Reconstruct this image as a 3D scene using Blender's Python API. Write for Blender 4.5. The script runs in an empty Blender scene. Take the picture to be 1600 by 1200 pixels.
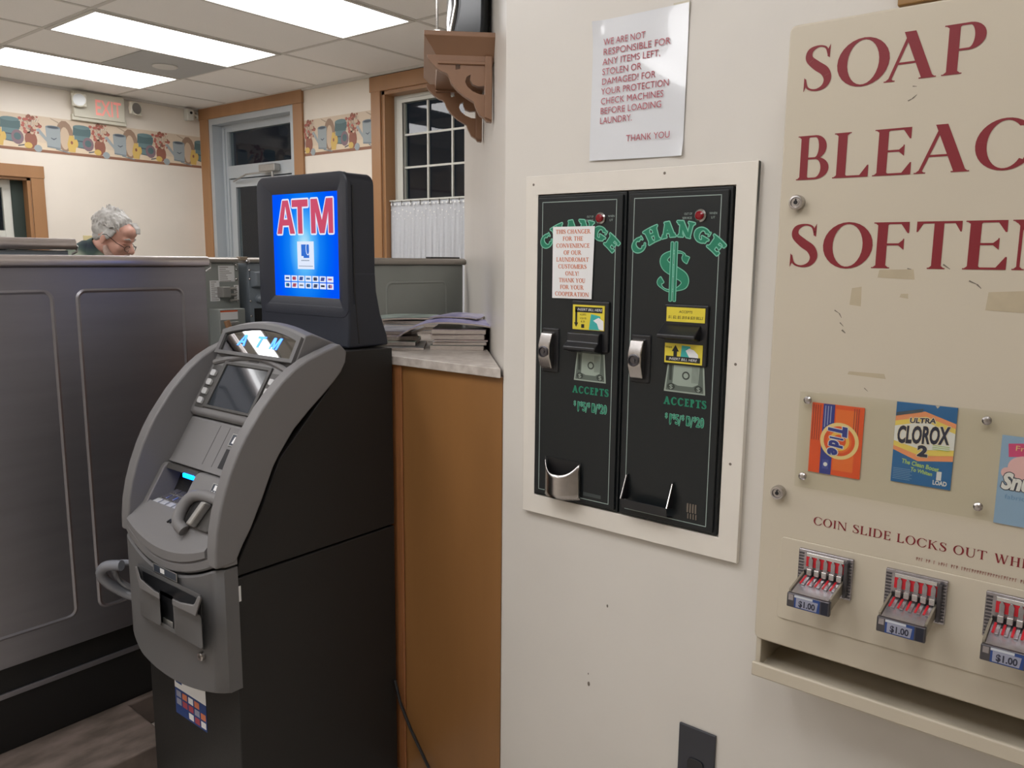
import bpy, bmesh, math, random
from mathutils import Vector, Matrix
from mathutils.geometry import tessellate_polygon
random.seed(7)
SC = bpy.context.scene
COL = SC.collection
R = math.radians

# ------------------------------------------------------------------ camera, world, exposure
EYE = 1.5
cam_d = bpy.data.cameras.new('camera'); cam = bpy.data.objects.new('camera', cam_d); COL.objects.link(cam)
YAW, PITCH, ROLL, FPX = R(51.367), R(8.885), R(0.538), 1255.28
fw = Vector((math.sin(YAW)*math.cos(PITCH), math.cos(YAW)*math.cos(PITCH), -math.sin(PITCH)))
rt = Vector((math.cos(YAW), -math.sin(YAW), 0)); up = rt.cross(fw)
r2 = rt*math.cos(ROLL) + up*math.sin(ROLL); u2 = up*math.cos(ROLL) - rt*math.sin(ROLL)
M = Matrix((r2, u2, -fw)).transposed().to_4x4(); M.translation = (0, 0, EYE)
cam.matrix_world = M
cam_d.sensor_fit = 'HORIZONTAL'; cam_d.sensor_width = 36; cam_d.lens = FPX/1600*36
cam_d.clip_start = .02; cam_d.clip_end = 100
SC.camera = cam
SC.view_settings.view_transform = 'Standard'; SC.view_settings.look = 'None'
SC.view_settings.gamma = 1; SC.view_settings.exposure = 0.0; SC.view_settings.use_curve_mapping = False
W = bpy.data.worlds.new('night'); SC.world = W; W.use_nodes = True
W.node_tree.nodes['Background'].inputs[0].default_value = (.05, .07, .11, 1)
W.node_tree.nodes['Background'].inputs[1].default_value = .12
LAMP = 9.0          # strength of the ceiling diffusers

# ------------------------------------------------------------------ materials
def lin(c):
    c = c/255
    return c/12.92 if c <= .04045 else ((c+.055)/1.055)**2.4
def rgb(r, g, b): return (lin(r), lin(g), lin(b), 1)
MATS = {}
def mat(name, col, rough=.5, metal=0, spec=.5, noise=0, nscale=20, bump=0, bscale=60, coat=0, emit=None, es=0, trans=0, alpha=1, stretch=None, col2=None):
    if name in MATS: return MATS[name]
    m = bpy.data.materials.new(name); m.use_nodes = True; nt = m.node_tree
    p = nt.nodes['Principled BSDF']
    c = rgb(*col)
    p.inputs['Base Color'].default_value = c; p.inputs['Roughness'].default_value = rough
    p.inputs['Metallic'].default_value = metal; p.inputs['Specular IOR Level'].default_value = spec
    p.inputs['Coat Weight'].default_value = coat; p.inputs['Transmission Weight'].default_value = trans
    p.inputs['Alpha'].default_value = alpha
    if emit: p.inputs['Emission Color'].default_value = rgb(*emit); p.inputs['Emission Strength'].default_value = es
    tc = nt.nodes.new('ShaderNodeTexCoord')
    src = tc.outputs['Object']
    if stretch:
        mp = nt.nodes.new('ShaderNodeMapping'); mp.inputs['Scale'].default_value = stretch
        nt.links.new(src, mp.inputs[0]); src = mp.outputs[0]
    if noise or col2:
        n = nt.nodes.new('ShaderNodeTexNoise'); n.inputs['Scale'].default_value = nscale; n.inputs['Detail'].default_value = 5
        nt.links.new(src, n.inputs[0])
        r = nt.nodes.new('ShaderNodeValToRGB')
        e = r.color_ramp.elements
        c2 = rgb(*col2) if col2 else tuple(x*(1-noise) for x in c[:3])+(1,)
        e[0].position = .35; e[0].color = c2; e[1].position = .65; e[1].color = c
        nt.links.new(n.outputs[0], r.inputs[0]); nt.links.new(r.outputs[0], p.inputs['Base Color'])
    if bump:
        n = nt.nodes.new('ShaderNodeTexNoise'); n.inputs['Scale'].default_value = bscale; n.inputs['Detail'].default_value = 3
        nt.links.new(src, n.inputs[0])
        b = nt.nodes.new('ShaderNodeBump'); b.inputs['Strength'].default_value = bump; b.inputs['Distance'].default_value = .002
        nt.links.new(n.outputs[0], b.inputs['Height']); nt.links.new(b.outputs[0], p.inputs['Normal'])
    MATS[name] = m
    return m

wall_m = mat('cream_wall_paint', (224, 215, 202), .42, spec=.4, noise=.04, nscale=3, bump=.25, bscale=45)
wall_n = mat('satin_near_wall_paint', (213, 208, 200), .33, spec=.5, noise=.03, nscale=4, bump=.2, bscale=25)
wood_m = mat('varnished_oak_casing', (160, 118, 80), .38, noise=.12, nscale=6, stretch=(1, 1, .12), bump=.1)
wood_b = mat('brown_shelf_paint', (142, 106, 80), .4, noise=.08, nscale=8)
panel_m = mat('amber_wood_panel', (150, 106, 62), .3, noise=.18, nscale=1.6, stretch=(3, 3, .5))
panel_e = mat('amber_wood_edge', (150, 98, 60), .35, noise=.1, nscale=5)
tile_m = mat('vinyl_floor', (196, 188, 178), .4, noise=.15, nscale=12)
pad_m = mat('mottled_concrete_pad', (122, 108, 100), .6, noise=.0, nscale=9, col2=(88, 78, 70), bump=.3, bscale=30, stretch=(1, 2, 1))
steel_m = mat('brushed_stainless', (156, 154, 159), .40, metal=.85, noise=.08, nscale=3, bump=.05, bscale=200, stretch=(1, 1, 8))
steel_top = mat('bright_stainless_lid', (214, 206, 204), .3, metal=.9, noise=.05)
greymet = mat('grey_painted_steel', (146, 150, 146), .45, metal=.1, noise=.08, nscale=5)
greymet2 = mat('blue_grey_steel', (134, 142, 150), .45, metal=.1, noise=.06)
galv = mat('galvanised_steel', (168, 166, 162), .4, metal=.6, noise=.12, nscale=25)
black_m = mat('black_void', (14, 13, 13), .6)
atm_dark = mat('charcoal_cabinet_paint', (38, 37, 36), .5, spec=.3, bump=.25, bscale=350, noise=.08, nscale=3)
atm_grey = mat('grey_textured_plastic', (116, 114, 114), .5, spec=.35, bump=.15, bscale=500)
atm_grey2 = mat('mid_grey_plastic', (98, 97, 97), .5, spec=.35, bump=.15, bscale=500)
atm_light = mat('light_grey_key_plastic', (178, 178, 178), .4)
atm_edge = mat('dark_grey_rubbery_plastic', (66, 64, 62), .5)
top_dark = mat('navy_black_topper_plastic', (37, 40, 49), .45, spec=.4, bump=.2, bscale=400)
glass_dk = mat('dark_tinted_glass', (12, 12, 13), .02, spec=.8, coat=.6)
glass_dk.node_tree.nodes['Principled BSDF'].inputs['IOR'].default_value = 2.4
lcd_m = mat('unlit_screen_glass', (40, 46, 52), .1, spec=.7, coat=.4)
chrome = mat('chrome', (210, 208, 205), .14, metal=1)
chrome_r = mat('satin_chrome', (190, 186, 184), .25, metal=1, noise=.1, nscale=60)
black_p = mat('black_powder_coat', (26, 30, 32), .35, spec=.4, bump=.12, bscale=260)
black_g = mat('black_moulded_plastic', (30, 31, 34), .33, spec=.5)
white_line = mat('pale_green_pinstripe', (150, 165, 160), .5)
mint = mat('mint_outline_ink', (120, 190, 165), .5)
green = mat('green_ink', (22, 122, 92), .5)
yellow = mat('yellow_label', (222, 204, 62), .4)
teal = mat('teal_ink', (58, 170, 165), .45)
white_p = mat('white_paper', (228, 228, 228), .5)
paper_l = mat('laminated_white_paper', (218, 220, 224), .16, coat=.5, spec=.6)
blk_ink = mat('black_ink', (18, 18, 20), .5)
red_ink = mat('dull_red_ink', (168, 72, 84), .5)
org_ink = mat('orange_ink', (205, 120, 84), .5)
maroon = mat('maroon_vinyl_letters', (124, 26, 36), .45)
cream_m = mat('cream_enamel', (196, 186, 167), .38, noise=.03, nscale=3, bump=.08, bscale=60)
cream_w = mat('cream_paint_smudge', (182, 168, 142), .45, noise=.1, nscale=30)
scuff = mat('grey_scuff', (110, 100, 90), .6)
silver = mat('coin_slide_zinc', (176, 172, 176), .22, metal=.85, noise=.15, nscale=80)
silver_d = mat('dark_zinc', (92, 90, 94), .3, metal=.8)
red_m = mat('red_enamel', (196, 30, 44), .35)
blue_l = mat('blue_price_label', (40, 68, 128), .35)
label_p = mat('pale_price_label', (150, 152, 170), .35)
frame_w = mat('white_vinyl_frame', (205, 205, 196), .4)
alu = mat('pale_aluminium_frame', (178, 184, 188), .38, metal=.25)
ctile = mat('ceiling_tile', (240, 238, 234), .85, noise=.03, nscale=120, bump=.15, bscale=300)
tbar = mat('ceiling_grid_bar', (205, 202, 196), .6)
vent_m = mat('grey_return_grille', (172, 174, 174), .6)
count_m = mat('grey_laminate', (196, 188, 180), .35, noise=.0, col2=(172, 162, 154), nscale=40)
base_dk = mat('dark_washer_base', (22, 21, 21), .5)

def glass_mat(name='window_glass', tint=(235, 240, 240)):
    m = bpy.data.materials.new(name); m.use_nodes = True; nt = m.node_tree; nt.nodes.clear()
    o = nt.nodes.new('ShaderNodeOutputMaterial'); mx = nt.nodes.new('ShaderNodeMixShader')
    t = nt.nodes.new('ShaderNodeBsdfTransparent'); g = nt.nodes.new('ShaderNodeBsdfGlossy')
    f = nt.nodes.new('ShaderNodeFresnel'); f.inputs[0].default_value = 1.5
    t.inputs[0].default_value = rgb(*tint); g.inputs[1].default_value = .03
    gm_ = nt.nodes.new('ShaderNodeNewGeometry'); sb_ = nt.nodes.new('ShaderNodeMath'); sb_.operation = 'SUBTRACT'; sb_.inputs[0].default_value = 1
    ml_ = nt.nodes.new('ShaderNodeMath'); ml_.operation = 'MULTIPLY'
    nt.links.new(gm_.outputs['Backfacing'], sb_.inputs[1]); nt.links.new(sb_.outputs[0], ml_.inputs[0]); nt.links.new(f.outputs[0], ml_.inputs[1])
    nt.links.new(ml_.outputs[0], mx.inputs[0]); nt.links.new(t.outputs[0], mx.inputs[1]); nt.links.new(g.outputs[0], mx.inputs[2])
    nt.links.new(mx.outputs[0], o.inputs[0]); MATS[name] = m
    return m
glass = glass_mat()
plexi = glass_mat('clear_plexiglass', (251, 251, 248))

def lamp_mat():
    m = bpy.data.materials.new('lit_troffer_diffuser'); m.use_nodes = True; nt = m.node_tree; nt.nodes.clear()
    o = nt.nodes.new('ShaderNodeOutputMaterial'); e = nt.nodes.new('ShaderNodeEmission')
    e.inputs[0].default_value = (1, .992, 1.0, 1); e.inputs[1].default_value = LAMP
    nt.links.new(e.outputs[0], o.inputs[0]); return m
lampm = lamp_mat()

# ------------------------------------------------------------------ frames and mesh builder
def frame(o, A, B, C):
    o, A, B, C = map(Vector, (o, A, B, C))
    return lambda a, b, c: o + A*a + B*b + C*c
def FW(x): return frame((x, 0, 0), (0, -1, 0), (0, 0, 1), (-1, 0, 0))      # plane facing -X; a = -Y, b = Z
def FB(y): return frame((0, y, 0), (1, 0, 0), (0, 0, 1), (0, -1, 0))       # plane facing -Y; a = X, b = Z
WORLD = lambda a, b, c: Vector((a, b, c))
SIDE = lambda a, b, c: Vector((a, c, b))                                  # a = X, b = Z, c = Y
S2 = math.sqrt(.5)
F45 = frame((1.5, 1.225, 0), (S2, S2, 0), (0, 0, 1), (-S2, S2, 0))         # a = along the angled wall, c = out from it

class MB:
    def __init__(s): s.v = []; s.f = []; s.m = []; s.mats = []
    def mi(s, m):
        if m is None: return 0
        if m not in s.mats: s.mats.append(m)
        return s.mats.index(m)
    def add(s, vs, fs, m=None):
        o = len(s.v); k = s.mi(m); s.v += [Vector(v) for v in vs]
        for f in fs: s.f.append([i+o for i in f]); s.m.append(k)
        return s
    def box(s, f, a0, a1, b0, b1, c0, c1, m=None):
        vs = [f(a, b, c) for c in (c0, c1) for b in (b0, b1) for a in (a0, a1)]
        return s.add(vs, [(0, 2, 3, 1), (4, 5, 7, 6), (0, 1, 5, 4), (2, 6, 7, 3), (0, 4, 6, 2), (1, 3, 7, 5)], m)
    def prism(s, f, pts, c0, c1, m=None, holes=()):
        loops = [list(pts)] + [list(h) for h in holes]
        tri = tessellate_polygon([[Vector((p[0], p[1], 0)) for p in l] for l in loops])
        flat = [p for l in loops for p in l]; n = len(flat)
        vs = [f(p[0], p[1], c0) for p in flat] + [f(p[0], p[1], c1) for p in flat]
        fs = []
        if len(loops) == 1: fs = [tuple(range(n)), tuple(range(2*n-1, n-1, -1))]
        else:
            for t in tri: fs += [tuple(t), tuple(i+n for i in reversed(t))]
        o = 0
        for l in loops:
            k = len(l)
            for i in range(k): j = (i+1) % k; fs.append((o+i, o+j, o+j+n, o+i+n))
            o += k
        return s.add(vs, fs, m)
    def flat(s, f, pts, c, m=None):
        return s.add([f(p[0], p[1], c) for p in pts], [tuple(range(len(pts)))], m)
    def rect(s, f, a0, a1, b0, b1, c, m=None): return s.flat(f, [(a0, b0), (a1, b0), (a1, b1), (a0, b1)], c, m)
    def grid(s, P, nu, nv, m=None, close=False):
        vs = [P(i, j) for j in range(nv) for i in range(nu)]
        fs = [(j*nu+i, j*nu+(i+1) % nu, (j+1)*nu+(i+1) % nu, (j+1)*nu+i) for j in range(nv-1) for i in range(nu if close else nu-1)]
        return s.add(vs, fs, m)
    def loft(s, rings, m=None, cap=True):
        n = len(rings[0]); vs = [p for r in rings for p in r]
        fs = [(j*n+i, j*n+(i+1) % n, (j+1)*n+(i+1) % n, (j+1)*n+i) for j in range(len(rings)-1) for i in range(n)]
        if cap: fs += [tuple(range(n-1, -1, -1)), tuple((len(rings)-1)*n+i for i in range(n))]
        return s.add(vs, fs, m)
    def tube(s, pts, r, m=None, n=8, closed=False):
        pts = [Vector(p) for p in pts]; rings = []
        k = len(pts)
        for i, p in enumerate(pts):
            a = pts[i-1] if (i or closed) else pts[0]; b = pts[(i+1) % k] if (i < k-1 or closed) else pts[-1]
            t = (b-a).normalized(); u = t.cross(Vector((0, 0, 1)))
            if u.length < .1: u = t.cross(Vector((0, 1, 0)))
            u.normalize(); w = t.cross(u); rr = r[i] if isinstance(r, (list, tuple)) else r
            rings.append([p+u*math.cos(2*math.pi*q/n)*rr+w*math.sin(2*math.pi*q/n)*rr for q in range(n)])
        if closed: rings.append(rings[0])
        return s.loft(rings, m, not closed)
    def lathe(s, f, a, b, prof, m=None, n=24):          # prof: (radius, c) around an axis out of the plane
        rings = [[f(a+r*math.cos(2*math.pi*q/n), b+r*math.sin(2*math.pi*q/n), c) for q in range(n)] for r, c in prof]
        return s.loft(rings, m)
    def ell(s, c, rx, ry, rz, m=None, n=16, k=10, mtx=None):
        rings = []
        for j in range(1, k):
            th = math.pi*j/k
            rings.append([Vector((rx*math.sin(th)*math.cos(2*math.pi*q/n), ry*math.sin(th)*math.sin(2*math.pi*q/n), rz*math.cos(th))) for q in range(n)])
        c = Vector(c)
        rings = [[c+(mtx @ p if mtx else p) for p in r] for r in rings]
        return s.loft(rings, m)
    def disc(s, f, a, b, r, c, m=None, n=24, ry=None):
        return s.flat(f, [(a+r*math.cos(2*math.pi*q/n), b+(ry or r)*math.sin(2*math.pi*q/n)) for q in range(n)], c, m)
    def merge(s, o, m=None):
        k = len(s.v); s.v += o.v
        for f, q in zip(o.f, o.m):
            s.f.append([i+k for i in f]); s.m.append(s.mi(m) if m else s.mi(o.mats[q]) if o.mats else 0)
        return s

def obj(name, mb, m=None, parent=None, bevel=0, smooth=False, seg=2, thick=0):
    me = bpy.data.meshes.new(name)
    org = parent_loc(parent) if parent else None
    if org is None:
        lo = [min(v[i] for v in mb.v) for i in range(3)]; hi = [max(v[i] for v in mb.v) for i in range(3)]
        org = Vector(((lo[0]+hi[0])/2, (lo[1]+hi[1])/2, lo[2]))
    me.from_pydata([tuple(v-org) for v in mb.v], [], mb.f)
    mats = mb.mats or [m]
    for x in mats: me.materials.append(x)
    if mb.mats:
        for p, k in zip(me.polygons, mb.m): p.material_index = k
    bm = bmesh.new(); bm.from_mesh(me); bmesh.ops.remove_doubles(bm, verts=bm.verts, dist=1e-6)
    if not getattr(mb, 'keep', False): bmesh.ops.recalc_face_normals(bm, faces=bm.faces)
    bm.to_mesh(me); bm.free()
    o = bpy.data.objects.new(name, me); COL.objects.link(o)
    if parent: o.parent = parent
    else: o.location = org
    if thick:
        q = o.modifiers.new('solid', 'SOLIDIFY'); q.thickness = thick; q.offset = 0
    if bevel:
        q = o.modifiers.new('bevel', 'BEVEL'); q.width = bevel; q.segments = seg; q.limit_method = 'ANGLE'; q.angle_limit = R(35)
        q.harden_normals = True
    if smooth or bevel:
        for p in me.polygons: p.use_smooth = True
        if not bevel or smooth:
            try: me.set_sharp_from_angle(angle=R(40))
            except Exception: pass
    return o
def parent_loc(p):
    v = Vector((0, 0, 0))
    while p is not None: v = v + p.location; p = p.parent
    return v
def tag(o, label, cat, group=None, kind=None):
    o['label'] = label
    if cat: o['category'] = cat
    if group: o['group'] = group
    if kind: o['kind'] = kind
    return o
def thing(name, label, cat, loc, group=None):
    o = bpy.data.objects.new(name, None); COL.objects.link(o); o.location = loc; o.empty_display_size = .05
    return tag(o, label, cat, group)
def struct(name, mb=None, m=None, loc=(0, 0, 0), **k):
    if mb is None:
        o = bpy.data.objects.new(name, None); COL.objects.link(o); o.location = loc
    else: o = obj(name, mb, m, **k)
    o['kind'] = 'structure'; return o
def facing(mb):
    mb.keep = True; return mb

# ------------------------------------------------------------------ lettering
def text_mb(body, f, a, b, cap, c, m, align='LEFT', width=None, bold=0, shear=0, rot=0, mb=None):
    cu = bpy.data.curves.new('t', 'FONT'); cu.body = body; cu.size = 1; cu.align_x = align; cu.offset = bold; cu.shear = shear
    cu.resolution_u = 3
    o = bpy.data.objects.new('t', cu); COL.objects.link(o); dg = bpy.context.evaluated_depsgraph_get(); dg.update()
    me = bpy.data.meshes.new_from_object(o.evaluated_get(dg))
    xs = [v.co.x for v in me.vertices]
    k = cap/.72; kx = k if not width else width/(max(xs)-min(xs))
    ca, sa = math.cos(rot), math.sin(rot)
    mb = mb or MB()
    vs = []
    for v in me.vertices:
        x, y = v.co.x*kx, v.co.y*k
        vs.append(f(a+x*ca-y*sa, b+x*sa+y*ca, c))
    mb.add(vs, [tuple(p.vertices) for p in me.polygons], m)
    bpy.data.objects.remove(o); bpy.data.curves.remove(cu); bpy.data.meshes.remove(me)
    return mb

class Serif:
    """Roman capitals drawn as strokes; cap height 1."""
    def __init__(s, W=.155, T=.05, F=.035, E=.075): s.W, s.T, s.F, s.E = W, T, F, E
    def q(s, *p): s.P.append(list(p))
    def stroke(s, pts, n=8):
        P = [pts[0]]+list(pts)+[pts[-1]]; out = []
        for i in range(1, len(P)-2):
            for k in range(n):
                t = k/n
                out.append([.5*((2*P[i][j])+(P[i+1][j]-P[i-1][j])*t+(2*P[i-1][j]-5*P[i][j]+4*P[i+1][j]-P[i+2][j])*t*t+(3*P[i][j]-P[i-1][j]-3*P[i+1][j]+P[i+2][j])*t**3) for j in range(3)])
        out.append(list(pts[-1])); L = []
        for i, (x, y, w) in enumerate(out):
            a = out[max(0, i-1)]; b = out[min(len(out)-1, i+1)]; dx, dy = b[0]-a[0], b[1]-a[1]; d = math.hypot(dx, dy) or 1
            L.append(((x-dy/d*w/2, y+dx/d*w/2), (x+dy/d*w/2, y-dx/d*w/2)))
        for i in range(len(L)-1): s.q(L[i][0], L[i][1], L[i+1][1], L[i+1][0])
    def ring(s, cx, cy, rx, ry, wx, wy, a0=0, a1=360, n=28, tilt=0):
        pr = None
        for i in range(n+1):
            t = R(a0+(a1-a0)*i/n); t2 = t+tilt
            o = (cx+rx*math.cos(t), cy+ry*math.sin(t)); q = (cx+(rx-wx)*math.cos(t2), cy+(ry-wy)*math.sin(t2))
            if pr: s.q(pr[0], pr[1], q, o)
            pr = (o, q)
    def serif(s, x, y, w, up=1):
        h = s.F*up; e = s.E
        s.q((x-w/2-e, y), (x+w/2+e, y), (x+w/2+e, y+h*.8), (x-w/2-e, y+h*.8))
        s.q((x-w/2-e*.6, y+h*.8), (x+w/2+e*.6, y+h*.8), (x+w/2, y+h*2.2), (x-w/2, y+h*2.2))
    def stem(s, x, w=None, b=True, t=True):
        w = w or s.W; s.q((x-w/2, 0), (x+w/2, 0), (x+w/2, 1), (x-w/2, 1))
        if b: s.serif(x, 0, w)
        if t: s.serif(x, 1, w, -1)
    def bar(s, x0, x1, y, w=None):
        w = w or s.T; s.q((x0, y-w/2), (x1, y-w/2), (x1, y+w/2), (x0, y+w/2))
    def diag(s, x0, y0, x1, y1, w): s.q((x0-w/2, y0), (x0+w/2, y0), (x1+w/2, y1), (x1-w/2, y1))
    def tick(s, x, y, dx, dy, w):
        s.q((x, y), (x, y+dy), (x-w*.25*(1 if dx > 0 else -1), y+dy), (x-dx, y))
    def glyph(s, ch):
        s.P = []; W, T, E = s.W, s.T, s.E; x = E+W/2; w = .6
        if ch == 'I': s.stem(x); w = W+2*E
        elif ch == 'L': s.stem(x); s.bar(x, .56+E, T/2); s.tick(.56+E+.02, 0, .18, .26, T*2); w = .6+E
        elif ch in 'EF':
            s.stem(x); r = .5+E+(.03 if ch == 'E' else 0)
            s.bar(x, r, 1-T/2); s.tick(r+.02, 1, .16, -.24, T*2); s.bar(x, .44+E, .52); s.tick(.45+E, .52-.12, .001, .24, T*2); s.q((.45+E, .4), (.45+E, .64), (.36+E, .52+T/2), (.36+E, .52-T/2))
            if ch == 'E': s.bar(x, r+.03, T/2); s.tick(r+.05, 0, .18, .26, T*2)
            w = r+.04
        elif ch == 'T':
            s.stem(.4, t=False); s.bar(.02, .78, 1-T/2); s.tick(.79, 1, .14, -.22, T*2); s.tick(.01, 1, -.14, -.22, T*2); w = .8
        elif ch == 'H': s.stem(x); s.stem(x+.5); s.bar(x, x+.5, .52); w = x+.5+W/2+E
        elif ch == 'N':
            s.stem(E+T/2+.03, T*1.2, t=False); s.stem(.8, T*1.2, b=False); s.diag(E+.04, 1, .8, 0, W*1.15); s.serif(E, 1, T, -1); w = .86+E
        elif ch == 'M':
            s.stem(E+T/2, T*1.2, t=False); s.stem(.92, W); s.diag(E+.04, 1, .5, 0, W); s.diag(.86, 1, .5, 0, T*1.2); s.serif(E, 1, T, -1); w = .98+E
        elif ch == 'A':
            s.diag(.1, 0, .42, 1, T*1.3); s.diag(.73, 0, .4, 1, W*1.1); s.bar(.2, .62, .36); s.serif(.11, 0, T); s.serif(.73, 0, W*.8); w = .9
        elif ch == 'V':
            s.diag(.12, 1, .44, 0, W*1.1); s.diag(.75, 1, .46, 0, T*1.3); s.serif(.12, 1, W*.8, -1); s.serif(.76, 1, T, -1); w = .88
        elif ch == 'W':
            s.diag(.12, 1, .38, 0, W); s.diag(.6, 1, .4, 0, T*1.2); s.diag(.55, 1, .82, 0, W); s.diag(1.04, 1, .84, 0, T*1.2)
            for q in (.12, .55, 1.05): s.serif(q, 1, T, -1)
            w = 1.15
        elif ch == 'Y':
            s.diag(.12, 1, .4, .46, W); s.diag(.72, 1, .44, .46, T*1.3); s.q((.42-W/2, 0), (.42+W/2, 0), (.42+W/2, .5), (.42-W/2, .5)); s.serif(.42, 0, W); s.serif(.12, 1, W*.6, -1); s.serif(.72, 1, T, -1); w = .84
        elif ch == 'K':
            s.stem(x); s.diag(x, .42, .68, 1, T*1.4); s.diag(.34, .6, .74, 0, W*1.1); s.serif(.68, 1, T, -1); s.serif(.76, 0, W*.6); w = .88
        elif ch == 'U':
            s.stem(x, b=False); s.P.pop(0); s.q((x-W/2, .3), (x+W/2, .3), (x+W/2, 1), (x-W/2, 1)); X = .72
            s.q((X-T*.6, .3), (X+T*.6, .3), (X+T*.6, 1), (X-T*.6, 1)); s.serif(X, 1, T, -1)
            s.stroke([(x, .32, W), (x+.06, .12, W*.8), (x+.24, .01, T*1.5), (X-.1, .08, T*1.2), (X, .32, T*1.2)]); w = X+E+T
        elif ch in 'OQ': s.ring(.45, .5, .45, .52, W*1.05, T, tilt=.12 if T < .1 else 0); w = .9
        elif ch == 'C' or ch == 'G':
            s.ring(.46, .5, .46, .52, W*1.05, T, 42, 318, tilt=.08 if T < .1 else 0)
            s.q((.80, .66), (.83, .66), (.83, .98), (.77, .86))
            if ch == 'C': s.q((.80, .34), (.86, .30), (.76, .12), (.72, .14))
            else: s.q((.83-W, .06), (.83, .12), (.83, .46), (.83-W, .46)); s.serif(.83-W/2, .46, W, -1)
            w = .86
        elif ch == 'D':
            s.stem(x, b=False, t=False); s.serif(x, 0, W); s.serif(x, 1, W, -1); s.bar(x, .42, 1-T/2); s.bar(x, .42, T/2)
            s.ring(.42, .5, .44, .5, W*1.05, T, -90, 90); w = .88
        elif ch in 'PRB':
            s.stem(x); y0 = .46; h = (1-y0)/2
            s.bar(x, .4, 1-T/2); s.bar(x, .4, y0+T/2); s.ring(.38, y0+h, .25, h, W, T, -90, 90, 14); w = .66
            if ch == 'B': h2 = (y0+T)/2; s.bar(x, .4, T/2); s.ring(.4, h2, .3, h2, W*1.05, T, -90, 90, 14); w = .72
            if ch == 'R': s.diag(.4, .47, .74, 0, W*1.1); s.serif(.76, 0, W*.6); w = .86
        elif ch == 'S':
            s.stroke([(.52, .78, T), (.46, .93, T), (.3, 1-T/2, T), (.13, .9, W*.7), (.11, .73, W*.95), (.28, .56, W*1.15), (.46, .42, W*1.15), (.53, .24, W*.95), (.45, .08, W*.6), (.27, T/2, T), (.1, .09, T), (.04, .28, T)], 6)
            s.q((.5, .74), (.555, .7), (.56, 1.0), (.51, .9)); s.q((.02, .32), (.05, .28), (.06, .1), (.015, 0)); w = .6
        elif ch == '!': s.q((.05, .3), (.12, .3), (.16, 1), (.01, 1)); s.ring(.085, .08, .08, .08, .079, .079); w = .2
        elif ch == '.': s.ring(.085, .08, .08, .08, .079, .079); w = .18
        elif ch == ' ': w = .34
        return s.P, w
    def put(s, mb, text, f, a, b, cap, c, m, width=None, align='L', gap=.06, xf=None):
        gl = []; x = 0
        for ch in text:
            P, w = s.glyph(ch); gl.append((x, P)); x += w+gap
        x -= gap; kx = cap if not width else width/x
        off = {'L': 0, 'C': -x*kx/2, 'R': -x*kx}[align]
        for gx, P in gl:
            for ip_, poly in enumerate(P):
                pts = [((gx+p[0])*kx+off, p[1]*cap) for p in poly]
                if xf: pts = [xf(*p) for p in pts]
                # a positive winding keeps every stroke facing outwards
                ar = sum(pts[i][0]*pts[(i+1) % len(pts)][1]-pts[(i+1) % len(pts)][0]*pts[i][1] for i in range(len(pts)))
                if ar < 0: pts.reverse()
                if abs(ar) < 1e-12: continue
                mb.flat(f, [(a+p[0], b+p[1]) for p in pts], c+1.2e-5*(ip_ % 13), m)
        return mb
ROMAN = Serif()
SLAB = Serif(.27, .16, .1, .1)
def fat(poly_mb, f, g, m, dc=-.0003):
    """A copy of a flat lettering mesh swollen by g: the outline printed around the letters."""
    out = MB(); A = (f(1, 0, 0)-f(0, 0, 0)); B = (f(0, 1, 0)-f(0, 0, 0)); C = (f(0, 0, 1)-f(0, 0, 0))
    for k in range(8):
        d = A*math.cos(k*math.pi/4)*g + B*math.sin(k*math.pi/4)*g + C*(dc-.00003*k)
        out.add([v+d for v in poly_mb.v], poly_mb.f, m)
    return out

GA = [[(0, 0), (.27, 0), (.33, .25), (.67, .25), (.73, 0), (1, 0), (.66, 1), (.34, 1)], [(.40, .43), (.60, .43), (.50, .82)]]
GT = [[(.36, 0), (.64, 0), (.64, .79), (1, .79), (1, 1), (0, 1), (0, .79), (.36, .79)]]
GM = [[(0, 0), (.21, 0), (.21, .62), (.39, 0), (.61, 0), (.79, .62), (.79, 0), (1, 0), (1, 1), (.70, 1), (.5, .38), (.30, 1), (0, 1)]]
def block_letter(mb, G_, f, a, b, wd, h, c, m, shear=0):
    L_ = [[(a+(x+shear*y)*wd, b+y*h, 0) for x, y in l] for l in G_]
    P = [p for l in L_ for p in l]
    for tr_ in tessellate_polygon([[Vector(p) for p in l] for l in L_]):
        q = [P[k][:2] for k in tr_]
        if (q[1][0]-q[0][0])*(q[2][1]-q[0][1])-(q[2][0]-q[0][0])*(q[1][1]-q[0][1]) < 0: q.reverse()
        mb.flat(f, q, c, m)
def soft(pts, n=6):
    P = [Vector(p) for p in pts]; P = [P[0]]+P+[P[-1]]; out = []
    for i in range(1, len(P)-2):
        for k in range(n):
            t = k/n; out.append(.5*((2*P[i])+(P[i+1]-P[i-1])*t+(2*P[i-1]-5*P[i]+4*P[i+1]-P[i+2])*t*t+(3*P[i]-P[i-1]-3*P[i+1]+P[i+2])*t**3))
    return out+[P[-1]]

def rrect(a0, a1, b0, b1, r, n=5):
    P = []
    for (cx, cy, s) in ((a1-r, b0+r, -90), (a1-r, b1-r, 0), (a0+r, b1-r, 90), (a0+r, b0+r, 180)):
        for k in range(n+1):
            t = R(s+90*k/n); P.append((cx+r*math.cos(t), cy+r*math.sin(t)))
    return P

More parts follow.
